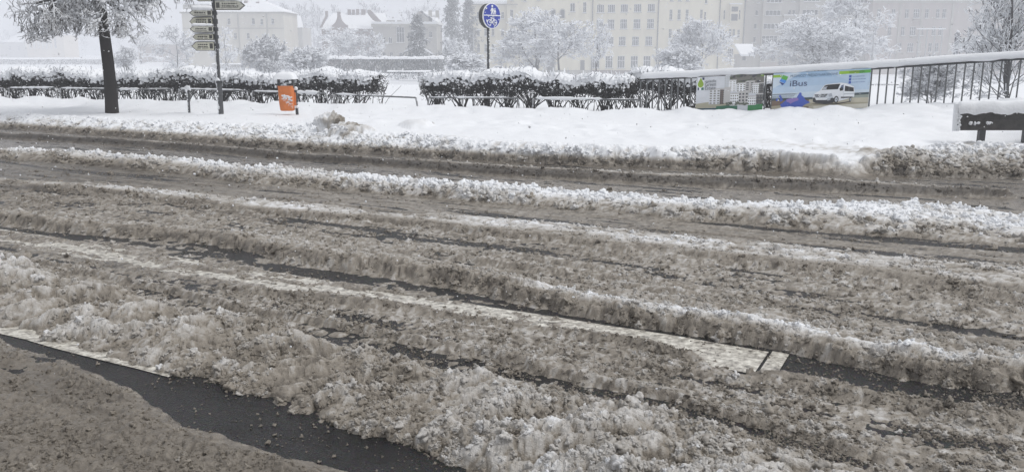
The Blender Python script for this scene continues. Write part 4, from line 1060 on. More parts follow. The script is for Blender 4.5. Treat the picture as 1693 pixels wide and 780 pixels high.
def bus_banner():
    b = Banner('light blue minibus travel banner with a white van and green bars', 1282, 1443, .775, -.02)
    u = lambda x: (x - 60) / 1395
    def v(y, x=700): return (y - (150 - 70 * (x - 60) / 1395)) / 552
    b.sheet(lin(176, 200, 224))
    rl = random.Random(8)
    M_ = [ink(lin(*c)) for c in ((160, 190, 218), (188, 208, 228), (206, 220, 232), (70, 84, 96), (120, 100, 82), (196, 190, 170), (172, 164, 140), (58, 74, 78), (150, 158, 150), (214, 210, 196))]
    g = G()
    b.R(g, 0, 1, 0, .16, .6, 0); b.R(g, 0, 1, .36, .52, .6, 1); b.R(g, 0, 1, .52, .66, .6, 2); b.P(g, [(0, .02), (.30, .02), (0, .4)], .7, 2); b.P(g, [(.55, .02), (.99, .02), (.99, .44), (.8, .3)], .7, 1)
    for i, y in enumerate((.545, .565, .60, .63, .655)): b.P(g, [(0, y), (.30 - .03 * i, y + .003), (.24, y + .014), (0, y + .012)], 1, 3 if i != 2 else 7)
    b.R(g, 0, .46, .68, .99, 1.2, 4); b.R(g, 0, .46, .665, .72, 1.3, 7); b.R(g, .40, 1, .72, .99, 1.4, 5); b.P(g, [(.82, .60), (1, .59), (1, .66), (.82, .68)], 1.2, 7); b.P(g, [(.8, .66), (1, .645), (1, .74), (.8, .74)], 1.3, 8)
    b.P(g, [(0, .86), (.5, .80), (1, .84), (1, .90), (.5, .88), (0, .96)], 1.6, 6); b.P(g, [(.45, .90), (1, .87), (1, .99), (.45, .99)], 1.7, 9)
    g.build('landscape_picture', M_, b.s)
    gm = [ink(lin(150, 196, 52)), ink(lin(92, 178, 70)), ink(lin(74, 142, 222)), ink(lin(40, 66, 130)), ink(lin(34, 54, 84))]
    g = G(); b.R(g, 0, u(185), v(175, 60), v(212, 60), 2, 0); b.P(g, [(u(1020), v(122, 1020)), (u(1300), v(108, 1300)), (u(1300), v(150, 1300)), (u(1020), v(164, 1020))], 2, 0); b.P(g, [(u(1300), v(108, 1300)), (1, v(98, 1455)), (1, v(140, 1455)), (u(1300), v(150, 1300))], 2, 1)
    b.P(g, [(u(205), v(172, 205)), (u(285), v(198, 285)), (u(262), v(250, 262)), (u(180), v(224, 180))], 3, 1); b.P(g, [(u(180), v(226, 180)), (u(262), v(252, 262)), (u(240), v(292, 240)), (u(158), v(262, 158))], 3, 2); b.P(g, [(u(150), v(268, 150)), (u(236), v(296, 236)), (u(205), v(322, 205))], 3, 3)
    g.build('logo', gm, b.s, kind='stuff')
    nv = ink(lin(44, 60, 104))
    b.text('iBus', u(318), u(572), v(330, 440), .150, 3, nv, name='lettering')
    b.text('PRZEWOZY MIĘDZYNARODOWE', u(318), u(1000), v(190, 660), .062, 3, ink(lin(84, 104, 132)))
    b.text('REZERWACJA', u(1162), u(1372), v(142, 1270), .05, 4, ink(lin(58, 84, 52)))
    g = G()
    for y in (193, 235, 276): b.R(g, u(1163), u(1196), v(y - 16, 1180), v(y + 16, 1180), 3, 0)
    for y, x1 in ((190, 1380), (228, 1400), (268, 1385)):
        x = 1212
        while x < x1: w = rl.uniform(8, 26); b.R(g, u(x), u(min(x + w, x1)), v(y - 4, 1300), v(y + 5, 1300), 3, 1); x += w + rl.uniform(3, 7)
    g.build('contact_lines', [ink(lin(60, 92, 178)), ink(lin(120, 142, 186))], b.s)
    g = G(); b.P(g, [(u(x), v(y, 400)) for x, y in ((190, 590), (240, 555), (290, 520), (340, 505), (430, 500), (455, 455), (470, 425), (498, 430), (505, 470), (530, 485), (560, 530), (615, 560), (640, 572), (560, 600), (520, 636), (440, 640), (385, 628), (300, 640), (225, 645))], 3, 0)
    b.P(g, [(u(x), v(y, 400)) for x, y in ((280, 515), (330, 505), (455, 500), (462, 535), (400, 555), (345, 585), (318, 560), (285, 550))], 4, 1)
    for q in (((120, 535), (140, 505), (160, 515), (155, 545), (130, 550)), ((165, 480), (180, 455), (205, 490), (230, 540), (200, 560), (180, 550), (190, 520))): b.P(g, [(u(x), v(y, 150)) for x, y in q], 4, 0)
    g.build('map_picture', [ink(lin(62, 92, 186)), ink(lin(140, 118, 186))], b.s)
    # the white minibus of the poster
    mv = [ink(lin(*c)) for c in ((232, 235, 239), (44, 46, 50), (26, 28, 32), (176, 182, 190), (206, 212, 218), (96, 112, 140), (122, 126, 130), (12, 13, 15), (240, 242, 243))]
    g = G(); p = lambda k, m, *xy: b.P(g, [(u(x), v(y, 950)) for x, y in xy], k, m)
    p(3, 7, (650, 565), (1000, 575), (1215, 545), (1215, 556), (1000, 590), (700, 575))
    p(4, 0, (665, 480), (690, 425), (760, 385), (815, 318), (850, 298), (1060, 285), (1130, 295), (1240, 345), (1258, 400), (1258, 485), (1222, 500), (1040, 545), (985, 555), (830, 560), (700, 545), (672, 520))
    p(5, 2, (790, 375), (830, 315), (870, 305), (1050, 300), (1020, 375)); p(6, 3, (795, 372), (822, 335), (860, 330), (858, 370)); p(5, 5, (1048, 375), (1065, 325), (1098, 312), (1100, 385), (1060, 400)); p(5.5, 2, (1045, 360), (1085, 345), (1092, 395), (1050, 398))
    p(5, 2, (1118, 330), (1240, 362), (1246, 415), (1118, 405)); p(6, 6, (1175, 345), (1180, 347), (1180, 410), (1175, 410))
    p(5, 4, (690, 432), (900, 430), (960, 470), (960, 500), (690, 480)); p(6, 1, (692, 436), (885, 434), (850, 476), (712, 474)); p(6.5, 3, (700, 446), (868, 446), (864, 452), (704, 452)); p(6.5, 3, (706, 460), (858, 460), (854, 466), (710, 466)); p(7, 8, (770, 425), (795, 450), (772, 478), (748, 450)); p(7.5, 6, (771, 436), (785, 450), (772, 466), (758, 450))
    p(6, 1, (668, 480), (700, 480), (720, 515), (860, 520), (950, 490), (985, 500), (985, 545), (960, 565), (850, 570), (720, 558), (675, 535)); p(7, 8, (718, 493), (808, 490), (806, 515), (720, 516)); p(7, 3, (880, 500), (930, 492), (925, 522), (880, 530)); p(6, 3, (890, 440), (935, 425), (950, 468), (905, 478))
    for cx, cy, rx, ry in ((1008, 518, 34, 50), (1206, 525, 15, 28)):
        p(7, 7, *[(cx + rx * math.cos(a), cy + ry * math.sin(a)) for a in np.linspace(0, 6.28, 17)[:-1]]); p(8, 4, *[(cx + 2 + rx * .62 * math.cos(a), cy + ry * .68 * math.sin(a)) for a in np.linspace(0, 6.28, 13)[:-1]]); p(9, 6, *[(cx + 2 + rx * .25 * math.cos(a), cy + ry * .25 * math.sin(a)) for a in np.linspace(0, 6.28, 9)[:-1]])
    p(6, 1, (1072, 482), (1235, 486), (1235, 500), (1075, 502)); p(5, 4, (1102, 395), (1108, 395), (1110, 520), (1104, 522)); p(5, 3, (1110, 440), (1255, 438), (1255, 446), (1110, 450))
    g.build('van_picture', mv, b.s)
bus_banner()

# ------------------------------------------------------------------ bench
WOOD = simple('dark_wet_wood', (.030, .027, .025), .5, .45, 14, bump=.3)
def bench():
    Y0 = 13.3; rg = np.random.default_rng(15); x0 = X(1581, Y0, 200); x1 = x0 + 1.95; zb, zt = Z(215.5, Y0), Z(181.5, Y0)
    root = thing('bench', 'dark wooden bench buried in snow, its plank back heaped white', 'bench', ((x0 + x1) / 2, Y0, pav((x0 + x1) / 2, Y0)))
    mid = (zb + zt) / 2
    for a, b_, yy in ((zb, mid - .003, Y0 - .003), (mid - .001, zt, Y0 + .006)):
        g = G(); g.box(x0 + .10, x1, yy - .02, yy + .02, a, b_); g.build('back_plank', WOOD, root)
    for x in (x0 + .05, x1 - .05):
        g = G(); g.box(x - .045, x + .05, Y0 - .035, Y0 + .035, zb, zt); g.build('back_post', WOOD, root)
    for x in (X(1623, Y0, 222), X(1697, Y0, 222), x1 - .3):
        g = G(); g.box(x - .045, x + .045, Y0 - .03, Y0 + .05, pav(x, Y0) - .2, zb - .001); g.build('leg', DARKMETAL, root)
    n, w = 60, 12; S, U = np.meshgrid(np.linspace(0, 1, n), np.linspace(0, 1, w), indexing='ij'); an = math.pi * (U * 1.3 - .15)
    Lx = x0 - .012 + (x1 - x0 + .03) * S; en = np.clip(np.minimum(S, 1 - S) / .02, .05, 1) ** .5
    V = np.stack([Lx, Y0 + .005 - np.cos(an) * (.062 + .01 * fbm(Lx * 6, U * 3, 41, 2)), zt + np.sin(an) * (.135 + .02 * fbm(Lx * 2.5, U, 42, 3)) * en + .045 * (lumps(Lx, U, .12, 43) - .5) * (np.sin(an) < .3) + .02 * fbm(Lx * 5, U * 2, 44, 3) + .005], -1)
    idx = np.arange(n * w).reshape(n, w)
    g = G(); g.add(V.reshape(-1, 3), np.stack([idx[:-1, :-1], idx[1:, :-1], idx[1:, 1:], idx[:-1, 1:]], -1).reshape(-1, 4))
    g.tube([(x0 - .012, Y0, zb - .01), (x0 - .016, Y0, (zb + zt) / 2), (x0 - .012, Y0, zt + .09)], [.035, .042, .05], 8)   # snow plastered on the end
    for i in range(60): g.add(*blobs(rg, np.array([(x0 + .01 + abs(rg.normal(0, .02)), Y0 - .03, rg.uniform(zb, zt))]), np.array([rg.uniform(.01, .025)])))
    for x, r in ((x0 + .21, .035), (x0 + .28, .03), (x0 + .33, .025), (x0 + .47, .03), (x0 + .51, .024)): g.add(*blobs(rg, np.array([(x, Y0 - .03, mid - .045)]), np.array([r])))
    g.build('snow_cap', SNOW, root, smooth=True, kind='stuff')
bench()

# ------------------------------------------------------------------ frozen lumps on the kerb bank
def snow_lump(label, px, py, pz, size, seed, dirty):
    from mathutils import noise
    import bmesh
    x, y = gpt(px, py, pz); z = pav(x, y) * .6
    bm = bmesh.new(); bmesh.ops.create_icosphere(bm, subdivisions=5, radius=1); cl = []
    for v in bm.verts:
        p = v.co.copy(); q = p * (max(abs(p.x), abs(p.y), abs(p.z)) ** -.45)          # towards a block
        n1 = noise.fractal(p * 1.3 + Vector((seed, 0, 0)), 1, 2, 3); n2 = noise.fractal(p * 4.2 + Vector((0, seed, 0)), .8, 2.1, 4); n3 = noise.cell(p * 5 + Vector((seed, 0, 0)))
        w = q * (1 + .13 * n1 + .17 * n2 + .05 * n3)
        v.co = Vector((w.x * size[0] + x, w.y * size[1] + y, w.z * size[2] + z))
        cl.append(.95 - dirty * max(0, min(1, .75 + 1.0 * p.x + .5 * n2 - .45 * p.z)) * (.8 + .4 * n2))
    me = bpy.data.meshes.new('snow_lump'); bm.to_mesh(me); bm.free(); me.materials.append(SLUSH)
    a = me.attributes.new('clean_shade', 'FLOAT', 'POINT'); a.data.foreach_set('value', cl)
    me.polygons.foreach_set('use_smooth', [True] * len(me.polygons))
    o = link('snow_lump', me); o['label'] = label; o['category'] = 'snow heap'; o['group'] = 'frozen lumps thrown up along the kerb'
snow_lump('big grey lump of frozen snow standing on the kerb near the litter bin', 549, 230, .1, (.25, .24, .38), 3.1, .52)
snow_lump('white block of snow leaning against the big grey lump', 533, 219, .15, (.17, .2, .24), 8.4, .15)
snow_lump('low dirty lump spilling from the big grey lump towards the road', 574, 238, .05, (.30, .24, .22), 5.2, .55)
snow_lump('small lone pale lump on the kerb bank before the hedge gap', 711, 223, .12, (.12, .12, .14), 6.6, .3)

# ------------------------------------------------------------------ snow in the air
def falling_snow():
    rg = np.random.default_rng(77); n = 4200
    y = 3 + 27 * rg.random(n) ** .7; az = rg.uniform(-.72, .72, n); z = rg.uniform(.05, 5, n) * (.4 + y / 30)
    g = G(); g.add(*blobs(rg, np.stack([y * az, y, z], -1), rg.uniform(.0035, .0085, n) * (.5 + y / 20)))
    g.build('falling_snow', SNOW, kind='stuff')
falling_snow()

# ------------------------------------------------------------------ trees and shrubs of the park
def frosted_tree(name, label, px, ptop, pbot, pw, Y, seed, c=(8, 6, 6, 4), lean=0.0, trunk_px=3.0, mat=FROST, twig=.045, ang=48, up=.03, wig=.16, umin=.25, cat='tree', group='frosted trees in the park', stems=1, depth=1.0, trunk_frac=None):
    rg = np.random.default_rng(seed); bx = X(px, Y); z0 = float(far_ground(np.array([bx]), np.array([Y]))[0]); zt = Z(ptop, Y); zb = max(Z(pbot, Y), z0 + .3); h = zt - z0; w = pw * M(Y)
    root = thing(name, label, cat, (bx, Y, z0), group)
    tr_h = max(.12, (zb - z0) / h) if trunk_frac is None else trunk_frac
    tp, trd = [], []
    for k in range(stems):
        dx = rg.normal(0, .10 if stems > 1 else .0); dy = rg.normal(0, .1 if stems > 1 else 0)
        q = np.linspace(0, 1, 7)
        p = np.stack([dx * q * h * 1.5 + lean * q * h + .012 * h * np.sin(q * 6 + seed), dy * q * h + .01 * h * np.sin(q * 5 + k), -.3 + q * (h * .85 + .3)], -1)
        tp.append(p); trd.append(np.linspace(1, .25, 7) * trunk_px * M(Y) * .5)
    tp, trd = np.array(tp), np.array(trd)
    l1 = grow(rg, tp, trd, c[0], h * .45, ang, 6, up=up, wig=wig * .6, umin=tr_h, rs=.55)
    l2 = grow(rg, *l1, c[1], h * .24, ang, 5, up=up, wig=wig, umin=.15, rs=.6)
    l3 = grow(rg, *l2, c[2], h * .12, ang, 3, up=up * .6, wig=wig * 1.3, umin=.1, rs=.7)
    l4 = grow(rg, *l3, c[3], h * .055, ang, 2, up=0, wig=wig * 1.6, umin=.1, rs=.8)
    allp = np.concatenate([l3[0].reshape(-1, 3), l4[0].reshape(-1, 3)])
    sx = (w / 2) / (np.percentile(np.abs(allp[:, 0]), 97) + 1e-6); hi = np.percentile(allp[:, 2], 99.7); lo = np.percentile(allp[:, 2], 1.0); zlo = zb - z0
    for pp in (tp, l1[0], l2[0], l3[0], l4[0]):
        f = sx if pp is not tp else min(1, sx); pp[..., 0] *= f; pp[..., 1] *= f * depth
        z = pp[..., 2]; pp[..., 2] = np.where(z > lo, zlo + (z - lo) * (h - zlo) / (hi - lo), z * zlo / max(lo, .05)) if zlo < lo * 3 else z * h / hi
        pp += np.array([bx, Y, z0])
    g = G(); g.add(*sticks(tp, trd, 7)); g.build('trunk', LIMB, root, smooth=True)
    g = G(); g.add(*sticks(l1[0], np.clip(l1[1], twig * .8, None), 4)); g.build('limb', LIMB, root, kind='stuff')
    g = G(); g.add(*sticks(l2[0], np.clip(l2[1], twig * .8, twig * 1.7), 3)); g.add(*sticks(l3[0], np.clip(l3[1], twig * .7, twig * 1.15), 3)); g.add(*sticks(l4[0], np.full(l4[1].shape, twig * .95), 3))
    g.build('crown', mat, root, kind='stuff')
    return root
ft = frosted_tree
ft('frosted_shrub', 'round frosted shrub in the snowfield just beside the tree trunk', 208, 78, 112, 42, 95, 21, (10, 6, 5, 4), stems=3, cat='shrub', group='frosted shrubs')
ft('frosted_tree', 'frosted tree behind the direction boards with drooping white boughs', 292, 42, 116, 76, 110, 22, (9, 7, 6, 4), up=-.03)
ft('frosted_tree', 'pale frosted tree against the plain cream house close to the signpost pole', 372, 46, 112, 44, 130, 23, (8, 6, 6, 4), up=-.02)
ft('frosted_shrub', 'big rounded grey shrub in front of the plain cream house', 440, 60, 118, 70, 105, 24, (12, 7, 6, 4), stems=4, mat=FROST2, cat='shrub', group='frosted shrubs', ang=42)
ft('frosted_shrub', 'low twiggy white shrub between the grey shrub and the gabled house', 505, 78, 120, 66, 90, 25, (10, 6, 6, 4), stems=4, cat='shrub', group='frosted shrubs', twig=.035)
ft('frosted_tree', 'wide frosted tree standing before the stepped gable', 560, 46, 104, 82, 150, 26, (10, 7, 6, 4), twig=.06)
ft('frosted_tree', 'smaller frosted tree next to the two armed lamp post', 618, 52, 104, 40, 152, 27, (8, 6, 6, 4), twig=.055)
ft('frosted_tree', 'pale frosted tree under the dark spruces', 752, 62, 112, 50, 145, 28, (9, 6, 6, 4), twig=.055)
ft('frosted_shrub', 'frosted shrub close behind the hedge at the foot of the blue sign', 772, 90, 126, 58, 75, 29, (11, 6, 6, 4), stems=4, cat='shrub', group='frosted shrubs', twig=.03)
ft('frosted_tree', 'broad low frosted tree with outspread boughs behind the blue sign', 858, 50, 112, 90, 120, 30, (10, 7, 7, 4), ang=58, twig=.05)
ft('frosted_tree', 'tallest frosted tree before the arched windows', 886, 14, 96, 100, 118, 31, (11, 7, 7, 5), twig=.048, trunk_px=9, trunk_frac=.2)
ft('frosted_tree', 'frosted tree with a slim dark trunk before the arched doorway', 924, 20, 96, 106, 112, 32, (10, 7, 7, 5), twig=.046, trunk_px=5, trunk_frac=.22)
ft('frosted_tree', 'slender frosted sapling beside the drainpipe of the office block', 987, 30, 100, 44, 100, 33, (10, 5, 4, 3), twig=.035, trunk_px=4)
ft('frosted_tree', 'round headed frosted tree above the railing start', 1160, 32, 112, 106, 105, 34, (11, 7, 7, 5), twig=.045, trunk_px=5)
ft('frosted_shrub', 'low frosted shrub spreading before the round headed tree', 1122, 76, 122, 68, 85, 35, (11, 6, 6, 4), stems=4, cat='shrub', group='frosted shrubs', twig=.036)
ft('frosted_tree', 'spreading frosted tree before the long flats above the bus banner', 1356, 30, 110, 150, 95, 36, (12, 8, 7, 5), twig=.042, ang=56, trunk_px=4, stems=2)
ft('frosted_tree', 'huge weeping frosted tree hiding the end of the flats', 1412, -30, 98, 116, 125, 37, (12, 8, 7, 5), twig=.052, up=-.06, trunk_px=7)
ft('frosted_shrub', 'grey frosted shrub seen through the bars of the railing', 1548, 94, 172, 92, 24.5, 38, (12, 7, 6, 4), stems=5, mat=FROST, cat='shrub', group='frosted shrubs', trunk_px=1.5, twig=.009, ang=40)
ft('frosted_tree', 'small frosted tree behind the railing before the brown house', 1612, 60, 140, 90, 70, 39, (9, 7, 6, 4), twig=.032)
ft('frosted_tree', 'near bare tree with thick snow lined branches rising behind the bench', 1682, -60, 165, 170, 25, 40, (10, 6, 4, 3), mat=RIMEB, twig=.014, trunk_px=5, stems=3, ang=40, wig=.12)
ft('frosted_tree', 'faint frosted tree in the mist just past the trunk of the street tree', 232, 56, 106, 56, 210, 42, (8, 6, 5, 3), twig=.085)

def conifer(name, label, px, ptop, pbot, pw, Y, seed, snow=NEEDLE, whorls=17, droop=.42, load=0.0, group='tall conifers by the cream corner house'):
    rg = np.random.default_rng(seed); bx = X(px, Y); z0 = float(far_ground(np.array([bx]), np.array([Y]))[0]); zt = Z(ptop, Y); zb = Z(pbot, Y); h = zt - z0; w = pw * M(Y) / 2
    root = thing(name, label, 'tree', (bx, Y, z0), group)
    g = G(); g.tube([(bx, Y, z0 - .3), (bx, Y, z0 + h * .5), (bx, Y, zt)], [w * .07, w * .05, .03], 7); g.build('trunk', LIMB, root, smooth=True)
    P1, R1 = [], []
    for i in range(whorls):
        q = i / (whorls - 1); z = zb + (zt - zb) * q; ln = w * (1 - q) ** .8 * rg.uniform(.8, 1.1) + .15
        for j in range(8):
            a = rg.uniform(0, 6.28); l = ln * rg.uniform(.35, 1.3); s = np.linspace(0, 1, 6)
            dr = droop * l * (s ** 1.5) - .12 * l * s ** 4
            P1.append(np.stack([bx + math.cos(a) * l * s, Y + math.sin(a) * l * s, z - dr + rg.normal(0, .1)], -1)); R1.append(np.linspace(.09, .03, 6) * (1 + load))
    P1, R1 = np.array(P1), np.array(R1)
    l2 = grow(rg, P1, R1, 10, w * .34, 58, 4, up=-.12, wig=.16, umin=.1, rs=1, taper=.5)
    l3 = grow(rg, *l2, 2, w * .12, 50, 3, up=-.2, wig=.25, umin=.2, rs=.9, taper=.6)
    g = G(); g.add(*sticks(P1, R1, 4)); g.build('bough', snow, root, kind='stuff')
    g = G(); l2 = (l2[0][:, ::3], l2[1][:, ::3]); g.add(*sticks(l2[0], np.clip(l2[1], .05 + .05 * load, .11), 3)); g.add(*sticks(l3[0], np.clip(l3[1], .05, .09), 3)); g.build('foliage', snow, root, kind='stuff')
    if load:
        g = G(); q = P1[rg.random(len(P1)) < .6]; g.add(*sticks(q[:, 1:] + np.array([0, 0, .12]), np.full((len(q), 5), .17) * np.array([.6, 1, 1.1, 1, .5])[None] * load, 5)); g.build('snow_cap', SNOW, root, kind='stuff')
conifer('spruce_tree', 'tall dark spruce behind the pale frosted tree, its tip above the frame', 748, -18, 104, 54, 165, 51)
conifer('spruce_tree', 'tall dark spruce close against the corner of the cream house', 775, -12, 106, 48, 170, 52)
conifer('spruce_tree', 'stout conifer bowed under snow before the low flat roofed house', 692, 30, 104, 62, 140, 53, whorls=13, droop=.5, load=1.0)

def far_wood(name, label, spans, Y, seed):
    rg = np.random.default_rng(seed); g = G()
    for (px0, px1, ptop, n) in spans:
        for k in range(n):
            px = rg.uniform(px0, px1); bx = X(px, Y); y = Y + rg.uniform(-15, 25); z0 = -2.5; h = Z(ptop + rg.uniform(-5, 9), Y) - z0
            q = np.linspace(0, 1, 5); tp = np.stack([bx + rg.normal(0, .3) * q, y + 0 * q, z0 + q * h * .9], -1)[None]; tr = np.linspace(.3, .06, 5)[None]
            l1 = grow(rg, tp, tr, 9, h * .32, 38, 4, up=.12, wig=.1, umin=.2); l2 = grow(rg, *l1, 6, h * .14, 40, 3, up=.06, wig=.2); l3 = grow(rg, *l2, 4, h * .07, 40, 2, wig=.2)
            for l, r in ((tp, tr), l1, l2, l3): g.add(*sticks(l, np.clip(r, .10, .35), 3))
    o = g.build(name, FROST2, kind='stuff'); o['label'] = label
far_wood('far_wood', 'misty bare wood rising behind the low houses', [(462, 540, 14, 11), (600, 735, 12, 15)], 290, 61)
far_wood('far_wood', 'faint misty wood beyond the chapel house and pillared hall', [(-30, 60, 44, 8), (90, 300, 44, 13)], 500, 62)

# distant hedges and small park things
def row_hedge(label, px0, px1, p_top, p_bot, Y, seed, mat=FROST2):
    rg = np.random.default_rng(seed); x0, x1 = X(px0, Y), X(px1, Y); zb, zt = Z(p_bot, Y), Z(p_top, Y); L = x1 - x0; h = zt - zb
    root = thing('park_hedge', label, 'hedge', ((x0 + x1) / 2, Y, zb), 'hedges across the park')
    n = int(min(4200, L * 130)); P0 = np.stack([rg.uniform(x0, x1, n), Y + rg.uniform(-.5, .5, n), zb - .3 + (h + .2) * rg.random(n)], -1); d = rg.normal(size=(n, 3)) * .8; d[:, 2] = np.abs(d[:, 2]) + .3; d /= np.linalg.norm(d, axis=1, keepdims=True); ln = rg.uniform(.25, .6, n)[:, None] * h * .5
    g = G(); g.add(*sticks(np.stack([P0, P0 + d * ln * .5, P0 + d * ln], 1), np.full((n, 3), .022 + h * .010), 3)); g.build('foliage', mat, root, kind='stuff')
    ns, nw = max(12, int(L / .25)), 9; S, U = np.meshgrid(np.linspace(0, 1, ns), np.linspace(0, 1, nw), indexing='ij'); an = math.pi * U
    xx = x0 + L * S; zz = zt - .1 * h + np.sin(an) * h * (.24 + .16 * fbm(xx * .8, U, seed, 3)); yy = Y - np.cos(an) * .62 * (1 + .3 * fbm(xx * 1.5, U * 2, seed + 1, 2))
    idx = np.arange(ns * nw).reshape(ns, nw); g = G(); g.add(np.stack([xx, yy, zz], -1).reshape(-1, 3), np.stack([idx[:-1, :-1], idx[1:, :-1], idx[1:, 1:], idx[:-1, 1:]], -1).reshape(-1, 4)); g.build('snow_cap', SNOW, root, smooth=True)
row_hedge('long thin hedge across the far end of the snowfield by the trunk', -40, 172, 98, 105, 200, 71)
row_hedge('snow topped hedge below the gabled house and low flat roofed house', 532, 735, 96, 118, 128, 72, NEEDLE)
row_hedge('short low hedge in the snow below the bowed conifer', 640, 712, 118, 126, 70, 73)
row_hedge('short hedge below the plain cream house wall', 350, 402, 106, 114, 150, 74)
row_hedge('low dark hedge seen through the railing bars before the brown house', 1440, 1530, 138, 150, 60, 75, NEEDLE)

LAMP = simple('lamp_paint', (.42, .43, .44), .5, .1)
def lamp_post(label, px, ptop, pbot, Y, arms):
    bx = X(px, Y); z0 = Z(pbot, Y) - 1.5; zt = Z(ptop, Y)
    root = thing('street_lamp', label, 'street lamp', (bx, Y, z0), 'street lamps around the park')
    g = G(); g.tube([(bx, Y, z0), (bx, Y, zt - .3)], [.11, .07], 8); g.build('pole', LAMP, root, smooth=True)
    for s in arms:
        w = abs(s)*M(Y); sg = 1 if s > 0 else -1
        g = G(); g.tube([(bx, Y, zt - .35), (bx + sg * w * .4, Y, zt - .05), (bx + sg * w, Y, zt)], .05, 6); g.build('arm', LAMP, root, smooth=True)
        g = G(); x = bx + sg * w; g.box(min(x, x + sg * .7), max(x, x + sg * .7), Y - .18, Y + .18, zt - .06, zt + .12); lh = g.build('lamp_head', LAMP, root)
        g = G(); g.box(min(x, x + sg * .7) + .02, max(x, x + sg * .7) - .02, Y - .16, Y + .16, zt + .12, zt + .22); g.build('snow_cap', SNOW, lh)
lamp_post('two armed street lamp before the low flat roofed house', 598, 52, 100, 140, (-4, 4))
lamp_post('single armed street lamp against the corner of the cream house', 783, 51, 96, 140, (6,))
lamp_post('double headed street lamp before the flats with balconies', 1304, 39, 84, 120, (-3, 3))
lamp_post('plain pale street lamp inside the weeping frosted tree', 1443, 58, 94, 90, (-1.5,))

def park_frame():
    Y = 120; root = thing('pergola', 'thin white frame of posts and beams before the brown house', 'pergola', (X(1538, Y), Y, Z(96, Y)))
    for i, px in enumerate((1517, 1530, 1543, 1555)):
        g = G(); g.box(X(px, Y) - .07, X(px, Y) + .07, Y - .07, Y + .07, Z(110, Y), Z(49, Y)); g.build('post', LAMP, root)
    g = G(); g.box(X(1512, Y), X(1560, Y), Y - .1, Y + .1, Z(49, Y), Z(47, Y)); g.build('beam', SNOW, root)
park_frame()
def lantern():
    Y = 110; px = 1580; root = thing('advert_pillar', 'dark round pillar capped with snow behind the railing', 'pillar', (X(px, Y), Y, Z(100, Y))); rg = np.random.default_rng(3)
    g = G(); g.tube([(X(px, Y), Y, Z(100, Y)), (X(px, Y), Y, Z(58, Y))], [.3, .26], 12); g.build('body', simple('pillar_grey', (.06, .065, .09), .6), root, smooth=True)
    g = G(); g.tube([(X(px, Y), Y, Z(58, Y)), (X(px, Y), Y, Z(56.5, Y)), (X(px, Y), Y, Z(53, Y))], [.36, .34, .1], 12); g.build('cap', simple('pillar_cap', (.08, .08, .09), .6), root, smooth=True)
    g = G(); g.add(*blobs(rg, np.array([(X(px, Y), Y, Z(52.5, Y)), (X(px - 2, Y), Y, Z(57, Y)), (X(px + 2, Y), Y, Z(57, Y))]), np.array([.24, .22, .22]))); g.build('snow_cap', SNOW, root, smooth=True)
lantern()

# ------------------------------------------------------------------ parked car under snow
def car():
    Y = 135; m = M(Y); x0, x1 = X(810, Y), X(840, Y); zg = Z(121, Y); L = x1 - x0; sc = L / 4.2
    root = thing('parked_car', 'parked car thick with snow at the foot of the cream corner house', 'car', ((x0 + x1) / 2, Y, zg))
    prof = [(0, .35), (0, .85), (.25, .98), (1.05, 1.05), (1.55, 1.45), (2.9, 1.48), (3.6, 1.05), (4.15, .92), (4.2, .35)]
    BODY = simple('car_paint', (.20, .21, .23), .4); GLASS = simple('car_glass', (.03, .035, .04), .15); TYRE = simple('tyre', (.02, .02, .02), .8)
    pt = lambda x, z: (x1 - x * sc, zg + z * sc)
    g = G(); g.prism([(pt(x, z)[0], Y - .85, pt(x, z)[1]) for x, z in prof], (0, 1.7, 0)); g.build('body', BODY, root)
    g = G(); g.prism([(pt(x, z)[0], Y - .862, pt(x, z)[1]) for x, z in ((1.15, 1.06), (1.6, 1.4), (2.15, 1.42), (2.15, 1.05))], (0, .01, 0)); g.build('window', GLASS, root)
    g = G(); g.prism([(pt(x, z)[0], Y - .862, pt(x, z)[1]) for x, z in ((2.25, 1.05), (2.25, 1.42), (2.85, 1.42), (3.4, 1.06))], (0, .01, 0)); g.build('window', GLASS, root)
    for x in (.8, 3.4):
        g = G(); g.tube([(pt(x, 0)[0], Y - .88, zg + .33), (pt(x, 0)[0], Y - .66, zg + .33)], .33, 14); g.build('wheel', TYRE, root)
    g = G(); top = [(.1, .92), (.25, 1.10), (1.0, 1.2), (1.5, 1.62), (2.95, 1.66), (3.6, 1.24), (4.1, 1.06), (4.05, .95), (3.6, 1.06), (2.9, 1.49), (1.55, 1.46), (1.05, 1.06)]
    g.prism([(pt(x, z)[0], Y - .9, pt(x, z)[1]) for x, z in top], (0, 1.8, 0)); g.build('snow_cap', SNOW, root)
car()

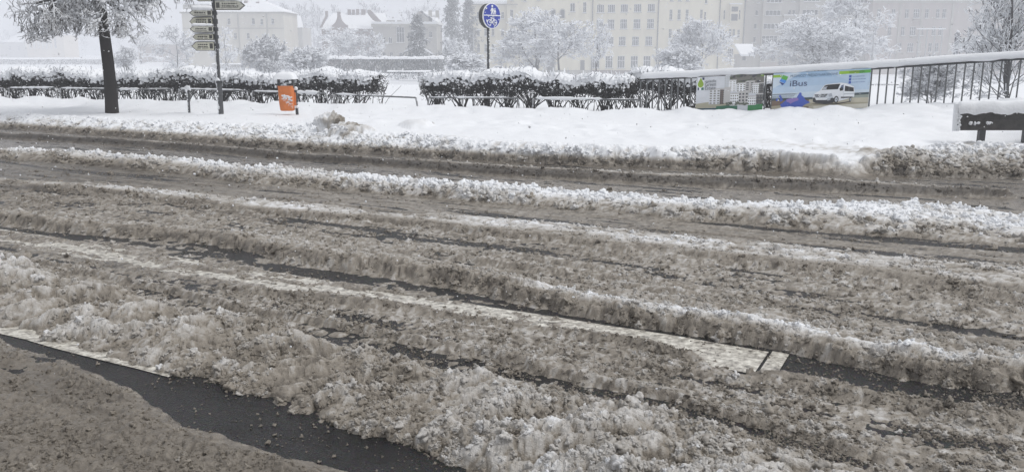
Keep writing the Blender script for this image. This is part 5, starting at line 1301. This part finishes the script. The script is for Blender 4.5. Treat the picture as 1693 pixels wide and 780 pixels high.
# ------------------------------------------------------------------ buildings
def wall_mat(name, c, var=.10):
    m, n, l, b = new_mat(name)
    tc = n.new('ShaderNodeTexCoord'); no = n.new('ShaderNodeTexNoise'); no.inputs['Scale'].default_value = .35; no.inputs['Detail'].default_value = 8; no.inputs['Roughness'].default_value = .65
    mp = n.new('ShaderNodeMapping'); mp.inputs['Scale'].default_value = (1.6, 1, .5); l.new(tc.outputs['Object'], mp.inputs['Vector']); l.new(mp.outputs[0], no.inputs['Vector'])
    r = ramp_node(n, [(.3, tuple(v * (1 - var * 1.4) for v in c)), (.55, c), (.75, tuple(min(1, v * (1 + var)) for v in c))]); l.new(no.outputs['Fac'], r.inputs['Fac']); l.new(r.outputs[0], b.inputs['Base Color'])
    b.inputs['Roughness'].default_value = .85; b.inputs['Specular IOR Level'].default_value = .2
    return m
CREAM = wall_mat('cream_render', (.64, .60, .48)); CREAM2 = wall_mat('cream_render_grey', (.61, .57, .46)); GREYW = wall_mat('grey_render', (.38, .365, .335)); BROWN = wall_mat('brown_render', (.38, .335, .31)); BRICK = wall_mat('dull_brick', (.22, .175, .165)); PALE = wall_mat('pale_render', (.56, .535, .47)); YELLOW = wall_mat('yellow_render', (.52, .43, .30))
GLASSW = simple('window_glass', (.035, .038, .046), .15, .35, .4); FRAMEW = simple('window_frame', (.66, .67, .68), .5, .08, 4); STONE = wall_mat('stone_trim', (.36, .345, .31)); PIPE = simple('drainpipe', (.12, .12, .125), .6, .2, 3); DOORM = simple('door_wood', (.07, .066, .07), .5, .3, 3); DARKOPEN = simple('dark_timber', (.05, .05, .055), .6, .3, 4)

WM = {}
def window_meshes(w, h, nx, ny, sill):
    k = (round(w, 2), round(h, 2), nx, ny, sill)
    if k not in WM:
        t = min(.09, w * .09); g = G(); w2, h2 = w / 2, h / 2
        g.box(-w2, -w2 + t, 0, .07, -h2, h2); g.box(w2 - t, w2, 0, .07, -h2, h2); g.box(-w2 + t, w2 - t, 0, .07, -h2, -h2 + t); g.box(-w2 + t, w2 - t, 0, .07, h2 - t, h2)
        for i in range(1, nx): x = -w2 + w * i / nx; g.box(x - t * .5, x + t * .5, .003, .067, -h2 + t, h2 - t)
        for j in range(1, ny): z = -h2 + h * (j / ny if ny != 2 else .62); g.box(-w2 + t, w2 - t, .006, .064, z - t * .45, z + t * .45)
        gp = G(); gp.box(-w2 + t * .5, w2 - t * .5, .03, .045, -h2 + t * .5, h2 - t * .5)
        gs = G(); gs.box(-w2 - .12, w2 + .12, -.30, -.004, -h2 - .14, -h2 - .01, 0); gs.box(-w2 - .10, w2 + .10, -.28, -.02, -h2 - .01, -h2 + .09, 1)
        WM[k] = (mesh_data('window', g.c, FRAMEW), mesh_data('pane', gp.c, GLASSW), mesh_data('sill', gs.c, [STONE, SNOW]))
    return WM[k]
def facade(root, px0, px1, ptop, pbot, Y, depth, mat, wins, py_ref=60, name='wall'):
    """one stretch of wall with real openings; wins: (px, py, w, h, columns, rows) in photo pixels"""
    x0, x1 = X(px0, Y, py_ref), X(px1, Y, py_ref); zt, zb = Z(ptop, Y), Z(pbot, Y); rects = []
    for (cx, cy, w, h, nx, ny) in wins:
        xc, zc = X(cx, Y, py_ref), Z(cy, Y); ww, hh = w * M(Y), h * M(Y)
        rects.append((xc - ww / 2, xc + ww / 2, zc - hh / 2, zc + hh / 2, nx, ny))
    xs = sorted({x0, x1, *[min(max(v, x0), x1) for r in rects for v in r[:2]]}); zs = sorted({zb, zt, *[min(max(v, zb), zt) for r in rects for v in r[2:4]]})
    g = G(); F_ = []; 
    for i in range(len(xs) - 1):
        for j in range(len(zs) - 1):
            a, b, c, d = xs[i], xs[i + 1], zs[j], zs[j + 1]
            if b - a < 1e-4 or d - c < 1e-4: continue
            mx_, mz = (a + b) / 2, (c + d) / 2
            if any(r[0] < mx_ < r[1] and r[2] < mz < r[3] for r in rects): continue
            g.add([(a, Y, c), (b, Y, c), (b, Y, d), (a, Y, d)], np.array([(0, 1, 2, 3)]))
    for a, b, c, d, _, _ in rects:
        q = .28; V = [(a, Y, c), (b, Y, c), (b, Y, d), (a, Y, d), (a, Y + q, c), (b, Y + q, c), (b, Y + q, d), (a, Y + q, d)]
        g.add(V, np.array([(0, 4, 5, 1), (1, 5, 6, 2), (2, 6, 7, 3), (3, 7, 4, 0), (4, 7, 6, 5)]))
    V = [(x0, Y, zb), (x0, Y, zt), (x0, Y + depth, zt), (x0, Y + depth, zb), (x1, Y, zb), (x1, Y, zt), (x1, Y + depth, zt), (x1, Y + depth, zb)]
    g.add(V, np.array([(0, 1, 2, 3), (7, 6, 5, 4), (3, 2, 6, 7), (1, 5, 6, 2)]))
    g.build(name, mat, root)
    org = Vector(ORG[root.name])
    for a, b, c, d, nx, ny in rects:
        if nx == 0: continue
        mw, mp, ms_ = window_meshes(b - a, d - c, nx, ny, 1)
        o = link('window', mw, root, loc=tuple(Vector(((a + b) / 2, Y + .16, (c + d) / 2)) - org))
        link('pane', mp, o, loc=(0, 0, 0))
        if b - a > .5: link('sill', ms_, o, loc=(0, -.16, 0))
    return x0, x1, zt, zb
def bld(name, label, px, pbot, Y): return thing(name, label, 'building', (X(px, Y), Y, Z(pbot, Y)), None)
def slab(root, name, x0, x1, y0, y1, z0, z1, mat): g = G(); g.box(x0, x1, y0, y1, z0, z1); return g.build(name, mat, root)
def pipe_(root, px, ptop, pbot, Y, py=60, r=.11):
    g = G(); x = X(px, Y, py); g.tube([(x, Y - r - .02, Z(pbot, Y)), (x, Y - r - .02, Z(ptop, Y))], r, 6); g.build('drainpipe', PIPE, root, smooth=True)
BG = 187.0
# plain cream house behind the signpost
r = bld('cream_house', 'plain cream house with hipped snowy roof and few windows behind the signpost', 395, 118, BG)
ws = [(420, 36, 4.5, 10, 2, 2), (434, 37, 4.5, 10, 2, 2), (452, 36, 4.5, 9, 2, 2), (389, 60, 4.5, 10, 2, 2), (410, 60, 4.5, 10, 2, 2), (391, 84, 4.5, 10, 2, 2), (380, 36, 4.5, 10, 2, 2), (334, 38, 4.5, 10, 2, 2), (334, 62, 4.5, 10, 2, 2), (356, 62, 4.5, 10, 2, 2), (432, 84, 4.5, 10, 2, 2), (452, 62, 4.5, 10, 2, 2)]
x0, x1, zt, zb = facade(r, 303, 470, 20, 124, BG, 12, PALE, ws)
g = G(); e = .5; V = [(x0 - e, BG - e, zt), (x1 + e, BG - e, zt), (x1 + e, BG + 12 + e, zt), (x0 - e, BG + 12 + e, zt), (x0 + 6, BG + 6, zt + 3.6), (x1 - 8, BG + 6, zt + 3.6)]
g.add(V, [(0, 1, 5, 4), (1, 2, 5), (2, 3, 4, 5), (3, 0, 4), (3, 2, 1, 0)]); rf = g.build('roof', SNOW, r)
for px in (404, 424): slab(r, 'chimney', X(px, BG) - .35, X(px, BG) + .35, BG + 3, BG + 4, zt + .5, Z(0 if px == 404 else 2, BG), BRICK)
slab(r, 'cornice', x0 - .3, x1 + .3, BG - .35, BG - .003, zt - .35, zt - .003, STONE)
for px in (397, 444): slab(r, 'pilaster', X(px, BG) - .18, X(px, BG) + .18, BG - .12, BG - .004, zb, zt - .36, STONE)
slab(r, 'string_course', x0, x1, BG - .10, BG - .003, Z(48, BG), Z(46.6, BG), STONE)
g = G(); xd = X(328, BG); g.box(xd - 2.8, xd + 2.8, BG + .6, BG + 3, zt + .15, zt + 1.5); d = g.build('dormer', STONE, r); slab(d, 'snow_cap', xd - 3, xd + 3, BG + .5, BG + 3.2, zt + 1.5, zt + 1.8, SNOW)
# small house behind it
r = bld('grey_house', 'small misty house with one chimney beside the plain cream house', 482, 112, 230)
x0, x1, zt, zb = facade(r, 466, 500, 46, 116, 230, 10, GREYW, [(486, 62, 5, 8, 2, 2), (486, 84, 5, 8, 2, 2)])
g = G(); g.prism([(x0 - .4, 229.5, zt), (x1 + .4, 229.5, zt), (x1 - 1.5, 235, zt + 3.0), (x0 + 1.0, 235, zt + 3.0)], (0, .4, .3)); g.build('roof', SNOW, r)
slab(r, 'chimney', X(478, 230) - .5, X(478, 230) + .5, 232, 233, zt, Z(29, 230), BRICK)
# gabled house
Yg = 200
r = bld('gabled_house', 'brick house with white roof, curved gable and a row of chimneys', 580, 112, Yg)
x0, x1, zt, zb = facade(r, 532, 634, 48, 116, Yg, 13, BRICK, [(541, 64, 5, 10, 2, 2), (590, 62, 5, 10, 2, 2), (604, 62, 5, 10, 2, 2), (620, 62, 5, 10, 2, 2), (541, 86, 5, 10, 2, 2), (590, 86, 5, 10, 2, 2), (620, 86, 5, 10, 2, 2)])
g = G(); zr = Z(20, Yg); V = [(x0 - .4, Yg - .5, zt), (x1 + .4, Yg - .5, zt), (x1 - .5, Yg + 6.5, zr), (x0 + 1.5, Yg + 6.5, zr), (x0 - .4, Yg + 13.5, zt), (x1 + .4, Yg + 13.5, zt)]
g.add(V, [(0, 1, 2, 3), (3, 2, 5, 4), (0, 3, 4), (1, 5, 2), (0, 4, 5, 1)]); rf = g.build('roof', SNOW, r)
for px, w, t in ((572, 5, 14), (579, 3.6, 14.5), (586, 4, 13.5), (596, 6.5, 14)): 
    c = slab(rf, 'chimney', X(px, Yg) - w * M(Yg) / 2, X(px, Yg) + w * M(Yg) / 2, Yg + 5.6, Yg + 6.6, zr - 1.4, Z(t, Yg), BRICK)
g = G(); pts = [(550, 48), (550, 43), (553, 41), (556, 38), (559, 32), (560, 28), (560, 20), (565, 20), (565, 28), (566, 32), (569, 37), (573, 41), (576, 42), (576, 48)]
pts = pts + [(576, 60), (550, 60)]
g.prism([(X(a, Yg - .8), Yg - .8, Z(b, Yg - .8)) for a, b in pts][::-1], (0, .78, 0)); ga = g.build('gable', BRICK, r)
slab(ga, 'snow_cap', X(559.6, Yg), X(565.4, Yg), Yg - .85, Yg, Z(20, Yg), Z(18, Yg), SNOW)
g = G(); g.prism([(X(a, Yg), Yg + .2, Z(b, Yg)) for a, b in ((531, 46), (541, 27), (541, 19), (545, 19), (545, 27), (534, 46))], (0, -.6, 0)); g.build('parapet', BRICK, r)
g = G(); g.prism([(X(a, Yg), Yg + .2, Z(b, Yg)) for a, b in ((611, 24), (611, 17), (615, 17), (633, 37), (633, 41), (619, 34))], (0, -.7, 0)); g.build('parapet', BRICK, r)
# low flat roofed house
Yl = 180
r = bld('flat_roofed_house', 'low grey cream house with flat snowy roof and a small attic gable', 665, 112, Yl)
x0, x1, zt, zb = facade(r, 617, 722, 40, 114, Yl, 14, GREYW, [(627, 67, 3, 10, 1, 1), (635, 67, 4, 10, 1, 1), (645, 67, 6, 10, 2, 1), (662, 58, 13, 25, 3, 2), (634, 91, 5, 9, 2, 1), (646, 91, 5, 9, 2, 1), (626, 91, 5, 9, 2, 1), (662, 92, 6, 10, 2, 1), (712, 58, 5, 10, 2, 2), (712, 90, 5, 10, 2, 2)])
slab(r, 'cornice', x0 - .3, x1 + .3, Yl - .4, Yl - .003, zt - .6, zt - .002, STONE); slab(r, 'roof', x0 - .25, x1 + .25, Yl - .35, Yl + 14, zt, zt + .45, SNOW)
for px in (640, 647, 658): slab(r, 'chimney', X(px, Yl) - .4, X(px, Yl) + .4, Yl + 3, Yl + 4, zt, Z(33, Yl), STONE)
g = G(); g.prism([(X(a, Yl + 4), Yl + 4, Z(b, Yl + 4)) for a, b in ((684, 40), (684, 29), (695, 19), (710, 31), (710, 40))][::-1], (0, 6, 0)); ga = g.build('gable', GREYW, r)
g = G(); g.add([(X(683, Yl), Yl + 3.6, Z(29, Yl + 4)), (X(695, Yl), Yl + 3.6, Z(17.6, Yl + 4)), (X(695, Yl), Yl + 10.5, Z(17.6, Yl + 4)), (X(683, Yl), Yl + 10.5, Z(29, Yl + 4)), (X(724, Yl), Yl + 3.6, Z(39, Yl + 4)), (X(724, Yl), Yl + 10.5, Z(39, Yl + 4)), (X(717, Yl), Yl + 10.5, Z(17.6, Yl + 4))], [(0, 1, 2, 3), (1, 4, 5, 6, 2)]); g.build('roof', SNOW, ga)
for px in (707, 719): slab(r, 'chimney', X(px, Yl) - .35, X(px, Yl) + .35, Yl + 7, Yl + 8, zt, Z(15, Yl), STONE)

# cream corner house
r = bld('corner_house', 'cream corner house with snowy cornice and arched doorway behind the frosted trees', 870, 122, BG)
c1 = [(x, y, 4.6, h, 2, 2) for x in (791, 803, 815, 831) for y, h in ((26, 11), (54, 12), (80, 13))]
x0, x1, zt, zb = facade(r, 777, 838, 7, 126, BG, 14, CREAM2, c1)
slab(r, 'cornice', x0 - .4, x1, BG - .5, BG - .003, zt - .25, zt - .001, STONE); slab(r, 'roof', x0 - .45, x1 - .01, BG - .55, BG + 14, zt, zt + .5, SNOW)
c2 = [(846, 24, 5, 15, 2, 2), (868, -4, 5, 13, 2, 2), (946, 13, 8, 14, 2, 1), (966, 13, 5.5, 17, 2, 2), (846, 54, 5, 13, 2, 2), (866, 26, 5, 14, 2, 2), (866, 56, 5, 13, 2, 2), (948, 52, 5, 14, 2, 2), (966, 52, 5, 14, 2, 2), (905, 56, 5, 14, 2, 2), (925, 56, 5, 14, 2, 2), (885, 56, 5, 14, 2, 2), (888, 26, 5, 14, 2, 2), (846, -6, 5, 14, 2, 2), (890, -6, 5, 14, 2, 2)]
x0, x1, zt, zb = facade(r, 838.2, 979, -70, 126, BG - .6, 14, CREAM, c2)
slab(r, 'string_course', x0, x1, BG - .74, BG - .602, Z(38, BG), Z(36.6, BG), STONE)
slab(r, 'balcony', X(837, BG), X(856, BG), BG - 1.3, BG - .602, Z(9, BG), Z(7.4, BG), STONE)
def arch(px, ptop, pbot, w, name, mat):
    g = G(); Yf = BG - .6; xc = X(px, Yf); hw = w * M(Yf) / 2; z0, z1 = Z(pbot, Yf), Z(ptop, Yf)
    pts = [(xc - hw, z0), (xc + hw, z0)] + [(xc + hw * math.cos(t), z1 - hw + hw * math.sin(t)) for t in np.linspace(0, math.pi, 10)]
    g.prism([(a, Yf - .10, b) for a, b in pts], (0, .09, 0)); return g.build(name, mat, r)
for px in (914, 929): 
    arch(px, 14.5, 31, 9.5, 'window_surround', STONE); o = arch(px, 16.5, 30, 6.4, 'arched_window', GLASSW); o.location.y -= .03
arch(911, 88, 124, 15, 'door_surround', STONE); o = arch(911, 91, 124, 11, 'arched_door', DOORM); o.location.y -= .03
slab(r, 'door', X(963, BG) - .45, X(963, BG) + .45, BG - .68, BG - .602, Z(124, BG), Z(100, BG), DOORM)
slab(r, 'plinth', x0, x1, BG - .70, BG - .601, zb, Z(116, BG), STONE); pipe_(r, 979, -70, 124, BG - .6, r=.13)
# office block
r = bld('office_block', 'cream block with even rows of four pane windows in its middle stretch', 1035, 122, BG)
cols = ((992, 990, 988, 986), (1010, 1009, 1009, 1008), (1031, 1030, 1029, 1028), (1053, 1052, 1051, 1050), (1075.5, 1075, 1073, 1071))
wn_ = []
for k, c in enumerate(cols): wn_ += [(c[0], 15 - k * .35, 12, 13, 4, 1), (c[0] - .5, 41 - k * .3, 11.5, 16, 4, 2), (c[2], 69 - k * .2, 11.5, 15, 4, 2), (c[3], 103, 12, 20, 3, 2), (c[0], -9, 12, 13, 4, 1)]
x0, x1, zt, zb = facade(r, 979.3, 1087, -72, 126, BG - .2, 14, CREAM, wn_)
slab(r, 'plinth', x0, x1, BG - .32, BG - .202, zb, Z(116.5, BG), BRICK); pipe_(r, 1087, -72, 124, BG - .2, r=.13)
slab(r, 'roof', x0, x1 - .01, BG - .6, BG + 14, zt, zt + .5, SNOW)
# plain block with slim windows
r = bld('tenement', 'cream tenement with slim paired windows above the railing and housing banner', 1155, 122, BG)
wn_ = [(x, y, 5, h, 2, 2) for x in (1108, 1121.5, 1134.5) for y, h in ((25, 17), (56, 15), (-6, 16), (88, 15))] + [(1158, 24, 4, 15, 2, 2), (1164.5, 27, 3.2, 13, 1, 2), (1165, 1, 4, 11, 2, 2), (1158, 56, 4, 14, 2, 2), (1165, 58, 3.5, 12, 1, 2), (1158, 88, 4, 14, 2, 2)]
x0, x1, zt, zb = facade(r, 1087.3, 1188, -72, 126, BG - .3, 14, CREAM, wn_); slab(r, 'roof', x0, x1, BG - .6, BG + 14, zt, zt + .5, SNOW)
wn_ = [(1196, 25, 2.6, 15, 1, 2), (1221, 25, 2.6, 15, 1, 2), (1195, 56, 4, 13, 2, 2), (1207, 55, 4, 13, 2, 2), (1213, 55, 4, 13, 2, 2), (1221, 56, 4, 13, 2, 2), (1209, 88, 10, 14, 3, 2)]
x0, x1, zt, zb = facade(r, 1188.3, 1229, -72, 126, BG - .1, 14, CREAM2, wn_)
xb0, xb1 = X(1202.5, BG), X(1216, BG); g = G(); g.box(xb0, xb1, BG - 1.0, BG - .102, Z(37, BG), Z(8, BG)); by = g.build('bay', CREAM2, r)
for a, b in ((12, 20), (24, 35)): g = G(); g.box(xb0 + .2, xb1 - .2, BG - 1.06, BG - 1.003, Z(b, BG), Z(a, BG)); g.build('bay_window', GLASSW, by)
slab(by, 'snow_cap', xb0 - .2, X(1221, BG), BG - 1.15, BG - .11, Z(8, BG), Z(6.4, BG), SNOW)
pipe_(r, 1188, -72, 124, BG - .32); pipe_(r, 1229, -72, 124, BG - .1, r=.15)
# flats with ribbon windows and balconies
Yf = 192
r = bld('block_of_flats', 'long grey block of flats with ribbon windows and balconies above the bus banner', 1330, 120, Yf)
wn_ = [(1249, 22, 4.5, 9, 1, 1), (1248, 44, 4.5, 9, 1, 1), (1250, 5, 4, 2, 1, 1), (1248, 66, 4.5, 9, 1, 1)]
x0, x1, zt, zb = facade(r, 1229.4, 1259, -70, 124, Yf, 12, GREYW, wn_); 
for py in (13, 35, 55.5): slab(r, 'string_course', x0, x1, Yf - .08, Yf - .002, Z(py + .7, Yf), Z(py - .5, Yf), STONE)
def ribbon(px, py, w, h, n=4): return (px, py, w, h, n, 1)
x0, x1, zt, zb = facade(r, 1259.2, 1289.5, -70, 124, Yf - .7, 12, GREYW, [ribbon(1276, 22, 25, 9), ribbon(1274, 44, 25, 9), (1273, 66.5, 26, 14, 4, 2), ribbon(1277, 1, 25, 8), (1263, 96, 6, 12, 2, 2), (1281, 96, 6, 12, 2, 2)])
slab(r, 'ground_floor_band', x0 + .01, x1 - .01, Yf - .76, Yf - .703, Z(124, Yf), Z(104, Yf), BROWN)
x0, x1, zt, zb = facade(r, 1289.7, 1319, -70, 124, Yf, 12, GREYW, [(1303, 21, 5, 8, 1, 1), (1310, 21, 5, 8, 1, 1), (1300, 44, 5, 8, 1, 1), (1308, 44, 5, 8, 1, 1), (1300, 67, 6, 12, 2, 1), (1307, 3, 6, 2, 1, 1), (1302, 96, 9, 22, 2, 2)])
for py in (28, 52): 
    b = slab(r, 'balcony', x0 + .1, x1 - .1, Yf - 1.4, Yf - .703, Z(py + 3, Yf), Z(py - 1.5, Yf), GREYW); slab(b, 'snow_cap', x0 + .05, x1 - .05, Yf - 1.5, Yf - 1.0, Z(py - 1.5, Yf), Z(py - 2.8, Yf), SNOW)
x0, x1, zt, zb = facade(r, 1319.2, 1353, -70, 124, Yf - .7, 12, GREYW, [ribbon(1337, 21, 26, 9), ribbon(1335, 44, 26, 9), ribbon(1338, 0, 26, 6), ribbon(1334, 66, 26, 10)])
x0, x1, zt, zb = facade(r, 1353.2, 1446, -70, 124, Yf, 12, GREYW, [(1366, 21, 6, 9, 2, 1), (1366, 44, 6, 9, 2, 1)] + [ribbon(p, y, 24, 9) for p in (1392, 1424) for y in (1, 22, 44, 66)])
x0 = X(1229.4, Yf); slab(r, 'roof', x0, x1, Yf - .8, Yf + 12, zt, zt + .4, SNOW)
# lean-to with the snowy roof
Ys = 165
r = bld('lean_to_shed', 'small shed with a steep white snow roof against the flats', 1240, 110, Ys)
xs0, xs1 = X(1225.5, Ys), X(1251, Ys); zr0, zr1, zb = Z(90, Ys), Z(72.5, Ys), Z(118, Ys)
slab(r, 'wall', xs0, xs1 - .6, Ys, Ys + 5, zb, zr0, GREYW)
g = G(); V = [(xs0 - .1, Ys - .4, zr0), (X(1247, Ys), Ys - .4, zr0), (X(1256, Ys), Ys + 5, zr1), (xs0 - .1, Ys + 5, zr1)]; g.add(V + [(a, b, c - .35) for a, b, c in V], [(0, 1, 2, 3), (7, 6, 5, 4), (0, 4, 5, 1), (1, 5, 6, 2), (2, 6, 7, 3), (3, 7, 4, 0)]); g.build('roof', SNOW, r)
slab(r, 'window', xs0 + .3, xs0 + .9, Ys - .06, Ys - .003, Z(100, Ys), Z(94, Ys), GLASSW)
# brown house
Yb = 190
r = bld('brown_house', 'long brown misty house with cross shaped windows above the railing end', 1570, 118, Yb)
wn_ = []
for y, h, cs in ((23, 15, (1451, 1475, 1497, 1513, 1530, 1548, 1558.5)), (52, 14.5, (1447, 1471, 1493, 1509.5, 1524, 1544, 1555)), (79, 15, (1446, 1468, 1490, 1508, 1522, 1541, 1552))):
    for i, c in enumerate(cs): wn_.append((c, y, 10 if i == 3 else 6, h, 3 if i == 3 else 2, 2))
wn_ += [(c, y, 6, 14, 2, 2) for c in (1603, 1628, 1652, 1676) for y in (23, 52, 79)]
x0, x1, zt, zb = facade(r, 1440, 1720, 1.5, 124, Yb, 13, BROWN, wn_, py_ref=50)
slab(r, 'cornice', x0 - .3, x1 + .3, Yb - .5, Yb - .003, zt - .5, zt - .002, STONE); slab(r, 'roof', x0 - .3, x1 + .3, Yb - .6, Yb + 13, zt, zt + .6, SNOW)
for py in (34, 62): slab(r, 'balcony', X(1506, Yb, 50), X(1521, Yb, 50), Yb - 1.0, Yb - .003, Z(py + 1, Yb), Z(py, Yb), STONE)
for px in (1486, 1522, 1572): slab(r, 'pilaster', X(px, Yb, 50) - .25, X(px, Yb, 50) + .25, Yb - .16, Yb - .004, zb, zt - .51, STONE)
slab(r, 'string_course', x0, x1, Yb - .10, Yb - .003, Z(64.5, Yb), Z(63, Yb), STONE)
# far left houses
Yc = 430
r = bld('chapel_house', 'distant grey house with a steep snowy roof in the mist before the wood', 20, 100, Yc)
x0, x1, zt, zb = facade(r, 6, 38, 70, 102, Yc, 12, GREYW, [(14, 80, 4, 8, 2, 2), (28, 80, 4, 8, 2, 2)])
g = G(); V = [(x0 - .6, Yc - .6, zt), (x1 + .6, Yc - .6, zt), (X(36, Yc), Yc + 6, Z(55, Yc)), (X(17, Yc), Yc + 6, Z(59, Yc)), (x0 - .6, Yc + 12, zt), (x1 + .6, Yc + 12, zt)]; g.add(V, [(0, 1, 2, 3), (3, 2, 5, 4), (0, 3, 4), (1, 5, 2), (0, 4, 5, 1)]); g.build('roof', SNOW, r)
slab(r, 'porch_wall', X(-8, Yc), x0 - .01, Yc + 1, Yc + 8, zb, Z(72, Yc), GREYW); g = G(); g.prism([(X(-10, Yc), Yc + .6, Z(72, Yc)), (X(7, Yc), Yc + .6, Z(70, Yc)), (X(13, Yc), Yc + .6, Z(64, Yc))], (0, 8, 0)); g.build('porch_roof', SNOW, r)
Yc = 420
r = bld('pillared_hall', 'distant yellow hall with a row of tall pilasters in the mist', 68, 100, Yc)
x0, x1, zt, zb = facade(r, 42, 104, 58, 102, Yc, 14, YELLOW, [(p, 72, 3.6, 16, 1, 2) for p in (48, 55, 62, 69, 76, 83, 90)])
for p in (44.5, 51.5, 58.5, 65.5, 72.5, 79.5, 86.5): slab(r, 'pilaster', X(p, Yc) - .25, X(p, Yc) + .25, Yc - .35, Yc - .004, Z(80, Yc), Z(60, Yc), PALE)
slab(r, 'cornice', x0 - .4, x1 + .4, Yc - .5, Yc - .003, zt - .5, zt, STONE); slab(r, 'roof', x0 - .4, x1 + .4, Yc - .5, Yc + 14, zt + .002, zt + .9, SNOW)
Yc = 240
r = bld('pink_house', 'misty low pinkish house between the street tree and the direction boards', 250, 106, Yc)
facade(r, 226, 300, 74, 110, Yc, 10, BROWN, [(p, 86, 4, 9, 2, 2) for p in (236, 250, 264, 278, 292)]); slab(r, 'roof', X(225, Yc), X(301, Yc), Yc - .4, Yc + 10, Z(74, Yc), Z(70, Yc), SNOW)
haze()
